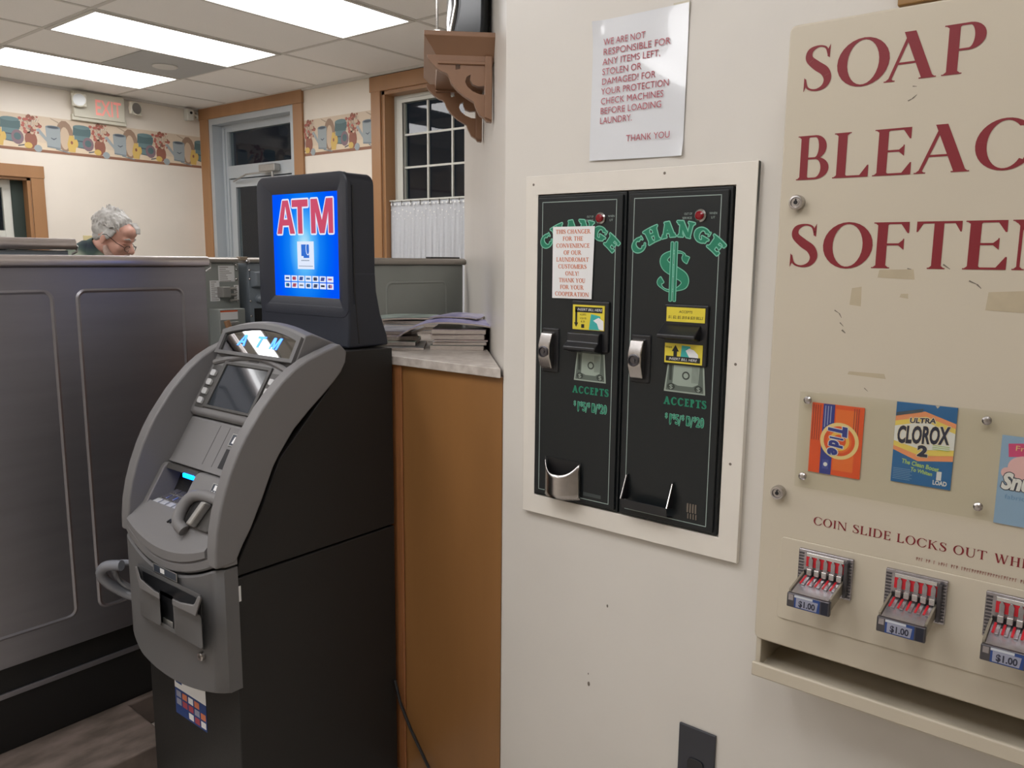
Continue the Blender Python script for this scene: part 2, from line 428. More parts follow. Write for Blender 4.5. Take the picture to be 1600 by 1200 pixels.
# ================================================================== THE SETTING
CEIL = 2.82
XF, YE = 4.16, 7.02          # far wall plane, exit wall plane
LW, BK = -3.4, -3.2          # walls behind the photographer
fl = MB().box(WORLD, LW-.1, 4.4, BK-.1, YE+.2, -.1, 0); struct('floor', fl, tile_m)
ce = MB().box(WORLD, LW-.1, 4.4, BK-.1, YE+.2, CEIL, CEIL+.1); struct('ceiling', ce, ctile)
w = MB().box(WORLD, 1.5, 1.62, BK, 1.225, 0, CEIL)
struct('wall_right', w, wall_n)
# angled wall that runs back from the corner, then the return to the far wall
w = MB().prism(WORLD, [(1.5, 1.225), (2.82, 2.545), (2.905, 2.46), (1.62, 1.175)], 0, CEIL)
struct('wall_angled', w, wall_n)
w = MB().box(WORLD, 2.83, 4.3, 2.36, 2.46, 0, CEIL); struct('wall_return', w, wall_m)
w = MB().box(WORLD, LW-.1, LW, BK-.1, YE+.2, 0, CEIL); struct('wall_left', w, wall_m)
w = MB().box(WORLD, LW, 1.62, BK-.1, BK, 0, CEIL); struct('wall_back', w, wall_m)
# far wall with window and door openings
def holed_wall(f, a0, a1, holes, th):
    mb = MB(); a = a0
    for (h0, h1, z0, z1) in sorted(holes):
        mb.box(f, a, h0, 0, CEIL, 0, -th)
        if z0 > 0: mb.box(f, h0, h1, 0, z0, 0, -th)
        mb.box(f, h0, h1, z1, CEIL, 0, -th); a = h1
    mb.box(f, a, a1, 0, CEIL, 0, -th); return mb
FF = FW(XF); FE = FB(YE)
struct('wall_far', holed_wall(FF, -YE-.12, -2.46, [(-6.85, -5.60, 0, 2.71), (-4.566, -3.36, .95, 2.69)], .14), wall_m)
struct('wall_exit', holed_wall(FE, LW, XF, [(1.78, 2.69, .9, 2.09)], .14), wall_m)

# ceiling grid bars
g = MB()
for k in range(-5, 6):
    x = 2.17+1.22*k
    if LW < x < 4.16: g.box(WORLD, x-.012, x+.012, BK, YE, CEIL-.004, CEIL)
for k in range(-18, 12):
    y = 4.05+.625*k
    if BK < y < YE: g.box(WORLD, LW, 4.16, y-.012, y+.012, CEIL-.0035, CEIL)
struct('trim_1', g, tbar)
g = MB().box(WORLD, LW, 4.16, YE-.02, YE, CEIL-.02, CEIL).box(WORLD, 4.14, 4.16, 2.5, YE, CEIL-.02, CEIL)
struct('trim_2', g, tbar)

# ---- wallpaper border with pails, jugs and flowers
def border(f, a0, a1, u_start, flip=1):
    mb = MB(); z0, z1 = 2.295, 2.572; h = z1-z0; per = .53
    cols = dict(bg=(206, 188, 166), bg2=(214, 196, 170), band=(140, 98, 76), tl=(104, 128, 130), tl2=(84, 106, 108), pu=(128, 106, 112), rd=(172, 100, 88), rb=(142, 92, 76),
                gb=(150, 158, 160), gb2=(122, 132, 136), bk=(150, 124, 104), yl=(204, 172, 96), ln=(74, 82, 92), st=(196, 174, 150), shd=(168, 150, 130))
    C = {k: mat('border_print_'+k, v, .6) for k, v in cols.items()}
    mb.rect(f, a0, a1, z0, z1, .001, C['bg']); mb.rect(f, a0, a1, z0+.022, z0+.075, .0013, C['bg2'])
    mb.rect(f, a0, a1, z0, z0+.022, .0016, C['band'])
    rnd = random.Random(3)
    def put(pts, key, c, base):
        P = [(base+u*per, z0+v*h) for u, v in pts]
        P2 = []
        if min(p[0] for p in P) >= a1 or max(p[0] for p in P) <= a0: return
        P = [(min(max(p[0], a0), a1), p[1]) for p in P]
        ar = sum(P[i][0]*P[(i+1) % len(P)][1]-P[(i+1) % len(P)][0]*P[i][1] for i in range(len(P)))
        if ar < 0: P.reverse()
        if abs(ar) < 1e-7: return
        mb.flat(f, P, c, C[key])
    def el(u, v, ru, rv, n=14): return [(u+ru*math.cos(2*math.pi*q/n), v+rv*math.sin(2*math.pi*q/n)) for q in range(n)]
    flowers = [(rnd.uniform(.22, .52), rnd.uniform(.5, .97)) for _ in range(46)]
    k = -1
    while u_start+k*per < a1:
        b = u_start+k*per; k += 1
        if b+per*1.2 < a0: continue
        # basket hoop
        put(el(.86, .52, .13, .44), 'bk', .0018, b); put(el(.86, .46, .07, .32), 'st', .0019, b)
        put([(.78, .9), (.66, .99), (.68, .95), (.8, .84)], 'shd', .0019, b)
        # teal hat boxes
        put([(.0, .25), (.22, .2), (.23, .62), (.0, .62)], 'tl', .002, b); put([(-.02, .58), (.25, .58), (.25, .8), (-.01, .84)], 'tl2', .0022, b)
        put(el(.115, .83, .125, .06), 'tl', .0024, b); put([(0, .42), (.23, .40), (.23, .43), (0, .45)], 'ln', .0023, b)
        put([(0, .25), (.22, .2), (.22, .22), (0, .27)], 'ln', .0023, b)
        # purple bowl
        put(el(.2, .36, .085, .2), 'pu', .0026, b); put(el(.2, .38, .05, .1), 'tl2', .0027, b)
        # red jug and flowers
        put(el(.38, .32, .085, .24), 'rb', .0028, b); put([(.33, .5), (.43, .5), (.41, .62), (.35, .62)], 'rb', .0028, b)
        for i, (u, v) in enumerate(flowers):
            d = math.hypot((u-.37)/.16, (v-.73)/.25)
            r = .026 if d < 1 else .012
            put(el(u, v, r, r*1.7, 7), ('rd', 'rb', 'rd', 'st')[i % 4], .003+.00002*i, b)
        for i in range(9): put([(.37, .5), (.375, .5), (.24+.034*i, .9), (.235+.034*i, .9)], 'ln' if i % 2 else 'shd', .0029, b)
        # lemon and spoon
        put([(.2, .14), (.33, .2), (.33, .17), (.2, .11)], 'ln', .003, b); put(el(.34, .16, .055, .085), 'yl', .0036, b)
        # blue grey watering can
        put([(.6, .16), (.79, .13), (.8, .72), (.59, .72)], 'gb', .0032, b); put(el(.695, .73, .105, .05), 'gb2', .0034, b); put(el(.695, .73, .08, .03), 'ln', .0035, b)
        put([(.6, .3), (.6, .42), (.5, .66), (.45, .62)], 'gb', .0031, b); put(el(.47, .1, .055, .1), 'gb', .0031, b)
        put([(.66, .44), (.7, .41), (.74, .45), (.74, .43), (.7, .38), (.66, .42)], 'ln', .0036, b)
        put([(.6, .2), (.79, .17), (.79, .14), (.6, .16)], 'gb2', .0034, b); put([(.72, .12), (.92, .04), (.92, .07), (.72, .15)], 'gb2', .0034, b)
        # yellow pitcher
        put([(.905, .1), (1.0, .09), (1.02, .3), (.99, .52), (.92, .52), (.89, .3)], 'yl', .0037, b); put(el(1.02, .35, .03, .12), 'yl', .0036, b); put(el(.955, .36, .018, .05), 'rb', .0039, b)
        put([(.92, .56), (.99, .56), (.97, .5), (.93, .5)], 'yl', .0038, b)
    return facing(mb)
struct('trim_3', border(FE, LW, XF, .56+.53*4-.162, 1))['label'] = 'wallpaper border of pails and flowers on the exit wall'
struct('trim_4', border(FF, -5.48, -4.665, -5.48-.14))['label'] = 'wallpaper border of pails and flowers between door and window'

# ---- far window (window_1)
w1 = struct('window_1', loc=(4.2, -0+3.96, .95)); w1['label'] = 'grid window in brown casing above a white cafe curtain'
f = FF
c = MB(); c.box(f, -4.665, -4.566, .85, 2.70, 0, .018); c.box(f, -3.36, -3.26, .85, 2.70, 0, .018); c.box(f, -4.675, -3.25, 2.69, 2.795, 0, .022); c.box(f, -4.665, -3.26, .85, .95, 0, .018)
obj('casing', c, wood_m, w1, bevel=.003)
j = MB(); j.box(f, -4.566, -4.535, .95, 2.69, 0, -.13); j.box(f, -3.39, -3.36, .95, 2.69, 0, -.13); j.box(f, -4.566, -3.36, 2.665, 2.69, 0, -.13); j.box(f, -4.566, -3.36, .95, .975, 0, -.13)
obj('jamb', j, wood_m, w1)
s = MB(); f2 = FW(4.255)
s.prism(f2, [(-4.535, .975), (-3.39, .975), (-3.39, 2.665), (-4.535, 2.665)], 0, -.04, holes=[[(-4.44, 1.04), (-3.485, 1.04), (-3.485, 2.61), (-4.44, 2.61)]])
s.prism(f2, [(-4.50, 1.01), (-3.42, 1.01), (-3.42, 2.635), (-4.50, 2.635)], .012, 0, holes=[[(-4.44, 1.04), (-3.485, 1.04), (-3.485, 2.61), (-4.44, 2.61)]])
s.box(f2, -4.44, -3.485, 1.80, 1.85, 0, -.03)
obj('window_frame', s, frame_w, w1, bevel=.002)
s = MB()
for k in range(1, 4): s.box(f2, -4.44+.239*k-.007, -4.44+.239*k+.007, 1.04, 2.61, -.008, -.022)
for z in (2.386, 2.153, 1.92, 1.57, 1.3): s.box(f2, -4.44, -3.485, z-.007, z+.007, -.009, -.021)
obj('muntins', s, frame_w, w1)
obj('pane', MB().box(f2, -4.44, -3.485, 1.04, 2.61, -.024, -.028), glass, w1)
# cafe curtain on a rod
cu = thing('cafe_curtain', 'white lace-edged cafe curtain across the lower half of the grid window', 'curtain', (4.2, 3.96, .97))
m = MB()
def curt(i, j):
    a = -4.53+1.135*i/140; z = 1.915-.92*j/24
    d = .005*math.sin(i*.9)+.003*math.sin(i*2.3+j*.2); d *= .35+.65*min(1, j/10)
    return FW(4.205)(a, z, d)
m.grid(curt, 141, 25)
curt_m = mat('white_sheer_fabric', (196, 198, 202), .8, noise=.05, nscale=60)
o = obj('fabric', m, curt_m, cu, smooth=True, thick=.0015)
m = MB(); 
for k in range(29):
    a = -4.51+.04*k; m.lathe(FW(4.19), a, 1.885, [(.008, 0), (.008, .001)], n=6)
    m.lathe(FW(4.19), a, 1.845-.012*(k % 3), [(.006, 0), (.006, .001)], n=6); m.lathe(FW(4.19), a+.02, 1.80-.02*(k % 2), [(.004, 0), (.004, .001)], n=6)
obj('lace_trim', m, mat('bright_lace', (235, 235, 232), .7), cu)
m = MB()
for k in range(12): m.box(FW(4.192), -4.50+.095*k, -4.492+.095*k, 1.875, 1.91, 0, .001)
obj('eyelets', m, mat('dark_eyelet', (70, 66, 60), .6), cu)
m = MB().tube([(4.2, 4.535, 1.912), (4.2, 3.39, 1.912)], .006); obj('rod', m, frame_w, cu)

# ---- far door (door_1) with transom
d1 = struct('door_1', loc=(4.2, 6.22, 0)); d1['label'] = 'pale aluminium glass door with transom in brown casing'
f = FF
c = MB(); c.box(f, -6.985, -6.85, 0, 2.71, 0, .02); c.box(f, -5.60, -5.48, 0, 2.71, 0, .02); c.box(f, -6.99, -5.475, 2.71, 2.81, 0, .024)
obj('casing', c, wood_m, d1, bevel=.003)
s = MB(); f2 = FW(4.25)
s.box(f, -6.85, -6.80, 0, 2.71, .008, -.14); s.box(f, -5.65, -5.60, 0, 2.71, .008, -.14); s.box(f, -6.80, -5.65, 2.66, 2.71, .008, -.14)
s.box(f2, -6.80, -6.70, 0, 2.66, 0, -.05); s.box(f2, -5.74, -5.65, 0, 2.66, 0, -.05); s.box(f2, -6.7, -5.74, 2.60, 2.66, 0, -.05); s.box(f2, -6.7, -5.74, 2.19, 2.30, .012, -.05)
s.box(f2, -6.77, -6.75, 0, 2.63, .012, 0); s.box(f2, -6.72, -6.705, 0, 2.6, .01, 0)
obj('door_frame', s, alu, d1, bevel=.003)
obj('transom_pane', MB().box(f2, -6.7, -5.74, 2.30, 2.60, -.02, -.026), glass, d1)
s = MB(); s.box(f2, -6.69, -6.61, .02, 2.18, .005, -.04); s.box(f2, -5.82, -5.75, .02, 2.18, .005, -.04); s.box(f2, -6.61, -5.82, 2.11, 2.18, .005, -.04); s.box(f2, -6.61, -5.82, .02, .25, .005, -.04); s.box(f2, -6.61, -5.82, .98, 1.04, .005, -.04)
lf = obj('door_leaf', s, alu, d1, bevel=.003)
obj('leaf_pane', MB().box(f2, -6.61, -5.82, .25, 2.11, -.016, -.022), glass, d1)
s = MB(); s.box(f2, -6.15, -5.92, 2.215, 2.275, .012, .075)
dc = obj('door_closer', s, galv, d1, bevel=.008)
s = MB(); s.tube([f2(-6.0, 2.215, .045), f2(-6.3, 2.20, .10), f2(-6.6, 2.16, .03)], .008, n=6); s.tube([f2(-5.98, 2.17, .05), f2(-5.98, 2.215, .05)], .012)
obj('closer_arm', s, galv, dc)

# ---- exit wall window (window_2)
w2 = struct('window_2', loc=(2.2, 7.06, .9)); w2['label'] = 'brown cased window at the left of the exit wall'
f = FE
c = MB(); c.box(f, 2.69, 2.786, .8, 2.09, 0, .018); c.box(f, 1.68, 1.78, .8, 2.09, 0, .018); c.box(f, 1.675, 2.79, 2.09, 2.185, 0, .022); c.box(f, 1.68, 2.786, .8, .9, 0, .018)
obj('casing', c, wood_m, w2, bevel=.003)
j = MB(); j.box(f, 2.665, 2.69, .9, 2.09, 0, -.13); j.box(f, 1.78, 1.805, .9, 2.09, 0, -.13); j.box(f, 1.78, 2.69, 2.07, 2.09, 0, -.13); j.box(f, 1.78, 2.69, .9, .92, 0, -.13)
obj('jamb', j, wood_m, w2)
obj('side_blind', MB().box(f, 2.58, 2.665, .92, 2.07, -.085, -.11), mat('dark_green_blind', (40, 52, 46), .7), w2)
s = MB(); s.prism(FB(7.12), [(1.805, .92), (2.665, .92), (2.665, 2.07), (1.805, 2.07)], 0, -.035, holes=[[(1.87, .98), (2.52, .98), (2.52, 2.01), (1.87, 2.01)]])
s.box(FB(7.12), 1.87, 2.52, 1.63, 1.68, 0, -.03)
obj('window_frame', s, frame_w, w2, bevel=.002)
obj('pane', MB().box(FB(7.12), 1.87, 2.52, .98, 2.01, -.018, -.022), glass, w2)

# ---- ceiling troffers
def troffer(x, y, label, hd=.285):
    t = thing('ceiling_light', label, 'light', (x, y, CEIL-.012), 'ceiling troffers')
    m = MB(); A = [(x-.605, y-hd-.023), (x+.605, y-hd-.023), (x+.605, y+hd+.023), (x-.605, y+hd+.023)]
    B = [(x-.58, y-hd), (x+.58, y-hd), (x+.58, y+hd), (x-.58, y+hd)]
    m.prism(WORLD, A, CEIL-.010, CEIL, holes=[B])
    obj('fixture_frame', m, tbar, t)
    obj('diffuser', MB().box(WORLD, x-.58, x+.58, y-hd, y+hd, CEIL-.006, CEIL-.002), lampm, t)
    return t
troffer(2.78, 6.2375, 'lit ceiling panel nearest the exit sign, cut by the left edge of the picture')
troffer(2.78, 4.9875, 'lit ceiling panel in the middle, wholly in view in front of the grey vent')
troffer(2.78, 3.7375, 'lit ceiling panel at the top nearest the camera and the wooden shelf')
for i, (x, y) in enumerate([(-.02, 6.2375), (-.02, 5.01), (-.02, 3.7375), (-.02, 2.4875), (-.02, 1.2375), (-.02, -.0125), (-2.1, 4.9875), (-2.1, 2.4875)]):
    troffer(x, y, 'lit ceiling panel outside the picture, over the aisle behind the camera', .125 if y == 5.01 else .285)  # one unseen panel narrowed and shifted to shape the head window's reflection
# return vent
v = thing('ceiling_vent', 'grey square ceiling vent with a round centre behind the middle light', 'vent', (3.08, 5.6125, CEIL-.008))
obj('grille', MB().box(WORLD, 2.78, 3.38, 5.315, 5.91, CEIL-.007, CEIL-.001), vent_m, v)
FCE = frame((0, 0, CEIL-.007), (1, 0, 0), (0, -1, 0), (0, 0, -1))
obj('round_diffuser', MB().lathe(FCE, 3.09, -5.62, [(.085, 0), (.085, .006), (.075, .010)], n=28), mat('pale_vent_disc', (205, 204, 200), .6), v)

# ---- exit sign on the exit wall
es = thing('exit_sign', 'white exit sign box with two emergency lamp heads above the border', 'sign', (3.25, 6.98, 2.59))
obj('sign_body', MB().box(FE, 3.04, 3.455, 2.60, 2.805, .0, .05), mat('ivory_sign_plastic', (206, 202, 186), .5), es, bevel=.008)
obj('battery_housing', MB().prism(FE, [(3.03, 2.575), (3.47, 2.575), (3.47, 2.63), (3.20, 2.61), (3.03, 2.62)], 0, .035), mat('ivory_sign_plastic', (206, 202, 186), .5), es, bevel=.004)
m = MB(); text_mb('EXIT', FE, 3.205, 2.635, .125, .0515, None, width=.21, bold=.012, mb=m)
obj('lettering', facing(m), mat('pink_lit_letters', (226, 150, 140), .5, emit=(235, 140, 130), es=.35), es)
for (x, yaw) in ((3.075, .35), (3.525, -.25)):
    F = frame((x, 6.95, 2.725), (math.cos(yaw), math.sin(yaw)*-1, 0), (0, 0, 1), (-math.sin(yaw), -math.cos(yaw), 0))
    h = obj('lamp_head', MB().lathe(F, 0, 0, [(.028, -.03), (.05, -.01), (.056, .015), (.056, .03)], n=18).box(F, -.055, .055, -.05, .05, .0, .028), mat('ivory_sign_plastic', (206, 202, 186), .5), es, bevel=.006)
    obj('reflector', MB().lathe(F, 0, 0, [(.046, .0305), (.030, .020), (.010, .012)], n=18).lathe(F, 0, 0, [(.010, .02), (.012, .03)], n=8), mat('worn_reflector', (150, 150, 148), .35, metal=.8), h)
# small security sensor in the corner
cs = thing('security_camera', 'small white camera on a bracket in the corner beside the door casing', 'camera', (4.07, 6.98, 2.72))
m = MB(); m.box(FE, 4.01, 4.075, 2.70, 2.80, .0, .07); obj('camera_body', m, frame_w, cs, bevel=.01)
m = MB(); m.tube([FE(4.07, 2.76, .04), FE(4.13, 2.755, .03)], .008).box(FE, 4.12, 4.15, 2.73, 2.78, 0, .03); obj('bracket', m, frame_w, cs)
obj('lens', MB().lathe(FE, 4.045, 2.765, [(.012, .07), (.010, .078)], n=12), blk_ink, cs)
# outlet plate behind the person
sp = thing('switch_plate', 'cream outlet plate on the exit wall behind the grey-haired person', 'switch plate', (3.12, 7.0, 1.53))
obj('plate', MB().box(FE, 3.06, 3.19, 1.50, 1.655, 0, .006), mat('cream_plate', (200, 186, 140), .5), sp, bevel=.002)
m = MB(); m.box(FE, 3.105, 3.117, 1.565, 1.59, .006, .008); m.box(FE, 3.107, 3.115, 1.52, 1.54, .006, .008); obj('slots', m, blk_ink, sp)

# ================================================================== CONCRETE PAD, COUNTER
p = MB().prism(WORLD, [(-.4, 2.13), (1.075, 2.13), (1.085, 2.40), (1.8, 2.40), (1.8, 4.1), (-.4, 4.1)], 0, .10)
struct('trim_5', p, pad_m, bevel=.008)['label'] = 'mottled concrete pad under the washers'

ct = thing('service_counter', 'amber wood-sided counter with a grey laminate top between cash machine and wall corner', 'counter', (1.9, 1.7, 0))
top = [(1.492, 1.228), (2.66, 2.39), (1.56, 2.39), (1.492, 2.30)]
obj('countertop', MB().prism(WORLD, top, 1.211, 1.235), count_m, ct, bevel=.002)
obj('front_panel', MB().box(FW(1.515), -2.28, -1.235, 0, 1.211, .008, -.010), panel_m, ct)
obj('end_post', MB().box(FW(1.515), -2.29, -1.592, .0, 1.211, .0085, .014).box(FW(1.515), -1.598, -1.585, 0, 1.21, .009, .0155), panel_e, ct, bevel=.002)
obj('rear_panel', MB().box(WORLD, 1.56, 2.6, 2.36, 2.378, 0, 1.211).box(WORLD, 1.515, 1.56, 2.27, 2.378, 0, 1.211), panel_m, ct)

# ================================================================== CASH MACHINE
YC = 1.82
at = thing('cash_machine', 'grey and charcoal standing cash machine against the wood-sided counter', 'atm', (1.24, YC, 0))
low = MB().box(WORLD, .982, 1.488, 1.606, 2.034, 0, .757); obj('lower_cabinet', low, atm_dark, at, bevel=.004)
upc = MB().prism(SIDE, [(1.488, .762), (1.488, 1.258), (1.32, 1.262), (1.27, 1.17), (1.20, 1.10), (1.12, 1.02), (1.06, .90), (1.00, .80), (.988, .762)], 1.606, 2.034)
obj('upper_cabinet', upc, atm_dark, at, bevel=.003)
ridge = [(1.305, 1.283), (1.252, 1.268), (1.205, 1.252), (1.165, 1.232), (1.128, 1.205), (1.095, 1.174), (1.07, 1.148), (1.048, 1.12), (1.025, 1.09), (1.003, 1.055), (.984, 1.018), (.965, .972), (.95, .925), (.94, .88), (.935, .835), (.934, .797)]
backc = [(.986, .799), (1.006, .835), (1.029, .869), (1.063, .933), (1.083, .976), (1.097, 1.005), (1.115, 1.032), (1.16, 1.087), (1.208, 1.128), (1.247, 1.158), (1.283, 1.188), (1.307, 1.211), (1.322, 1.235), (1.326, 1.262)]
def cheek(y0, y1, nm):
    m = MB().prism(SIDE, ridge+backc, y0, y1); return obj(nm, m, atm_grey, at, bevel=.006, seg=3)
cheek(1.598, 1.637, 'side_cheek'); cheek(2.003, 2.042, 'side_cheek')
def k_(y): return max(0, 1-((y-YC)/.2)**2)
# head with the tilted tinted window and lit letters
hd = MB(); rings = []
N = 12
def headring(x_f, z_f0, z_edge, z_mid, y0=1.645, y1=1.995, zb=1.225):
    r = []
    for i in range(N+1):
        y = y1+(y0-y1)*i/N; r.append(Vector((x_f, y, z_edge+(z_mid-z_edge)*(1-((y-YC)/.175)**2))))
    r += [Vector((x_f, y0, z_f0)), Vector((x_f, y1, z_f0))]
    return r
# front face leans back: the bottom is further forward
def lean(r, x0, x1, z0, z1):
    out = []
    for v in r:
        t = (v.z-z0)/(z1-z0); out.append(Vector((x0+(x1-x0)*t, v.y, v.z)))
    return out
r0 = lean(headring(0, 1.236, 1.304, 1.326), 1.200, 1.243, 1.236, 1.32)
r1 = [v+Vector((.02, 0, .003)) for v in r0]; r1[-1].x += .02; r1[-2].x += .02
r2_ = headring(1.35, 1.24, 1.270, 1.280)
hd.loft([r0, r1, r2_]); h = obj('head', hd, atm_grey, at, bevel=.004)
HF = frame((1.200, YC, 1.236), (0, -1, 0), Vector((.0440, 0, .084)).normalized(), Vector((-.084, 0, .0440)).normalized())
arc = lambda hw, b0, e, mid: [(-hw, b0), (hw, b0)]+[(hw-2*hw*i/10, e+(mid-e)*(1-((hw-2*hw*i/10)/hw)**2)) for i in range(11)]
bez = MB().prism(HF, arc(.172, .0, .070, .094), -.004, .010, holes=[arc(.157, .010, .058, .080)])
obj('window_bezel', bez, atm_grey2, h, bevel=.003)
GF = frame((1.196, YC, 1.246), (0, -1, 0), Vector((.070, 0, .060)).normalized(), Vector((-.060, 0, .070)).normalized())
obj('tinted_window', MB().prism(HF, arc(.158, .009, .059, .081), .0005, .0035), glass_dk, h)
for ch, a in ((GA, -.092), (GT, -.018), (GM, .050)):
    m = MB(); block_letter(m, ch, HF, a, .030, .036, .032, .0042, None, .25)
    obj('lit_letter', facing(m), mat('blue_lit_letters', (70, 130, 250), .5, emit=(60, 130, 255), es=2.2), h)
# recess: side profile plates between the cheeks
YL, YR = 2.004, 1.636
scr = MB().prism(SIDE, [(1.215, 1.247), (1.122, 1.098), (1.118, 1.088), (1.124, 1.076), (1.150, 1.072), (1.26, 1.235)], YR, YL); sp_ = obj('screen_panel', scr, atm_grey, at, bevel=.005)
SB = Vector((.093, 0, .149)).normalized(); SN = Vector((-.149, 0, .093)).normalized()
SF = frame((1.122, YC, 1.098), (0, -1, 0), SB, SN)
# arched cowl line over the screen
m = MB(); m.tube([SF(a, .162-.028*(a/.17)**2, .002) for a in [(-.17+.034*i) for i in range(11)]], .008); obj('cowl_rib', m, atm_grey, sp_, smooth=True)
m = MB().prism(SF, [(-.122, .006), (.092, .006), (.092, .142), (-.122, .142)], .0, .006, holes=[[(-.108, .014), (.080, .014), (.080, .132), (-.108, .132)]]); obj('screen_bezel', m, atm_edge, sp_, bevel=.002)
obj('screen', MB().box(SF, -.108, .080, .014, .132, .0008, .002), lcd_m, sp_)
for a0, a1 in ((-.166, -.124), (.094, .140)): obj('key_surround', MB().box(SF, a0, a1, .004, .128, 0, .002), atm_edge, sp_)
for i in range(4):
    for a in (-.146, .116):
        b = .022+.027*i
        obj('function_key', MB().prism(SF, [(a-.011, b-.004), (a-.006, b-.009), (a+.011, b-.009), (a+.012, b+.004), (a+.005, b+.009), (a-.011, b+.009)], .001, .009), atm_light, sp_, bevel=.002)
obj('maker_plate', MB().box(SF, -.025, .018, .150, .157, .0, .0012), atm_edge, sp_)
mid = MB().prism(SIDE, [(1.150, 1.074), (1.123, 1.072), (1.058, .972), (1.048, .964), (1.075, .952), (1.17, 1.06)], YR, YL); mp_ = obj('middle_panel', mid, atm_grey, at, bevel=.004)
MBv = Vector((.065, 0, .100)).normalized(); MN = Vector((-.100, 0, .065)).normalized()
MF = frame((1.058, YC, .972), (0, -1, 0), MBv, MN)
obj('panel_seams', MB().box(MF, -.035, -.0335, .004, .112, -.001, .0006).box(MF, .008, .0095, .004, .112, -.001, .0006), atm_edge, mp_)
obj('receipt_slot', MB().box(MF, .036, .058, .006, .058, -.001, .0012), blk_ink, mp_)
m = MB().box(MF, .034, .080, .066, .100, -.001, .003); ip = obj('icon_plate', m, galv, mp_, bevel=.001)
m = MB().rect(MF, .038, .076, .069, .097, .0034, mat('icon_dark', (60, 66, 76), .3)).flat(MF, [(.046, .074), (.066, .074), (.062, .092), (.050, .092)], .0037, white_p)
obj('icon', facing(m), None, ip)
# lower face: keypad bay and card side
face = [(1.060, .958), (1.040, .962), (1.030, .955), (.975, .868), (.955, .845), (1.00, .80), (1.10, .80), (1.10, .955)]
obj('card_side_block', MB().prism(SIDE, face, YR, 1.838), atm_grey, at, bevel=.005)
obj('bay_side_wall', MB().prism(SIDE, face, 1.984, YL), atm_grey, at, bevel=.003)
obj('bay_roof', MB().prism(SIDE, [(1.060, .958), (1.040, .962), (1.034, .950), (1.06, .945), (1.12, .945), (1.12, .958)], 1.838, 1.984), atm_edge, at)
obj('bay_back', MB().box(WORLD, 1.11, 1.125, 1.838, 1.984, .82, .958), atm_edge, at)
obj('blue_lamp', MB().box(SIDE, 1.030, 1.040, .940, .951, 1.848, 1.898), mat('blue_led', (20, 120, 255), .3, emit=(0, 110, 255), es=9), at, bevel=.002)
KB = Vector((.13, 0, .030)).normalized(); KN = Vector((-.030, 0, .13)).normalized()
KF = frame((.978, YC, .866), (0, -1, 0), KB, KN)
kp = obj('keypad', MB().box(KF, -.166, -.016, .0, .135, -.012, .0), galv, at, bevel=.002)
for r in range(4):
    for c_ in range(4):
        a = -.143+.032*c_; b = .018+.027*r
        obj('key', MB().box(KF, a-.012, a+.012, b-.010, b+.010, .0, .006), [atm_light, silver, silver, silver][r % 4], kp, bevel=.002)
# card reader hoop
CF = frame((.975, YC, .868), (0, -1, 0), Vector((.055, 0, .087)).normalized(), Vector((-.087, 0, .055)).normalized())
cr = obj('card_reader', MB().prism(CF, rrect(.028, .155, -.015, .064, .014), -.01, .012), atm_edge, at, bevel=.004)
m = MB(); m.tube(soft([CF(a, b, c) for a, b, c in [(.064, -.028, .012), (.042, -.016, .022), (.032, .010, .024), (.036, .040, .022), (.055, .058, .018), (.09, .064, .014), (.14, .064, .010)]]), .0145, n=12)
obj('reader_hoop', m, atm_grey, cr, smooth=True)
obj('reader_tongue', MB().prism(CF, [(.085, -.012), (.105, -.012), (.125, .05), (.105, .05)], .012, .034), galv, cr, bevel=.005)
obj('reader_mouth', MB().box(CF, .052, .082, -.008, .048, .012, .014), blk_ink, cr)
m = MB().box(CF, .075, .128, .074, .100, .0, .004); ip = obj('icon_plate', m, galv, at, bevel=.001)
m = MB().rect(CF, .079, .124, .077, .098, .0044, mat('icon_dark', (60, 66, 76), .3)).rect(CF, .088, .11, .083, .096, .0046, white_p)
for i in range(4): m.disc(CF, .086+.010*i, .0795, .002, .0047, white_p, 8)
obj('icon', facing(m), None, ip)
# sloping ledge, bulging lip and lower band down to the seam
def xf(y):
    t = abs((y-YC)/.222); return .938-.016*(1-t*t)+.02*max(0, (t-.86)/.14)**2
def lt(y): return .846-.040*k_(y)
def lb(y): return .822-.048*k_(y)
def sm(y): return .795-.046*k_(y)
ys = [1.600+(2.040-1.600)*i/40 for i in range(41)]
ysi = [1.637+(2.003-1.637)*i/32 for i in range(33)]
m = MB(); 
prof = [lambda y: (.985, y, .875), lambda y: (.968, y, .862), lambda y: (xf(y)+.012, y, lt(y)+.004), lambda y: (xf(y)+.004, y, lt(y)), lambda y: (xf(y)-.002, y, lt(y)-.006), lambda y: (xf(y)-.002, y, lb(y)+.004), lambda y: (xf(y)+.003, y, lb(y)), lambda y: (.985, y, lb(y)-.001)]
m.loft([[Vector(q(y)) for q in prof] for y in ysi]); obj('ledge_lip', m, atm_grey, at, smooth=True)
m = MB(); m.tube([CF(a, b-.02, .004) for a, b in ((-.03, -.004), (-.022, .003), (-.016, -.003))], .003, n=6); obj('ledge_mark', m, blk_ink, at)
def band(zt, zb, name, mtl, ylist=ys, inset=0):
    m = MB(); L = []
    for y in ylist:
        x = xf(y)+inset; a, b = zt(y), zb(y)
        L.append([Vector(q) for q in ((x+.005, y, a), (x, y, a-.005), (x, y, (a+b)/2), (x, y, b+.005), (x+.005, y, b), (.990, y, b), (.990, y, a))])
    m.loft(L); return obj(name, m, mtl, at, smooth=True)
band(lambda y: lb(y)+.001, sm, 'fascia_skirt', atm_grey)
def cb(y):
    return .487-.024*k_(y)+.055*max(0, (y-1.95)/.09)**2
fc = band(lambda y: sm(y)-.006, cb, 'front_cover', atm_grey2)
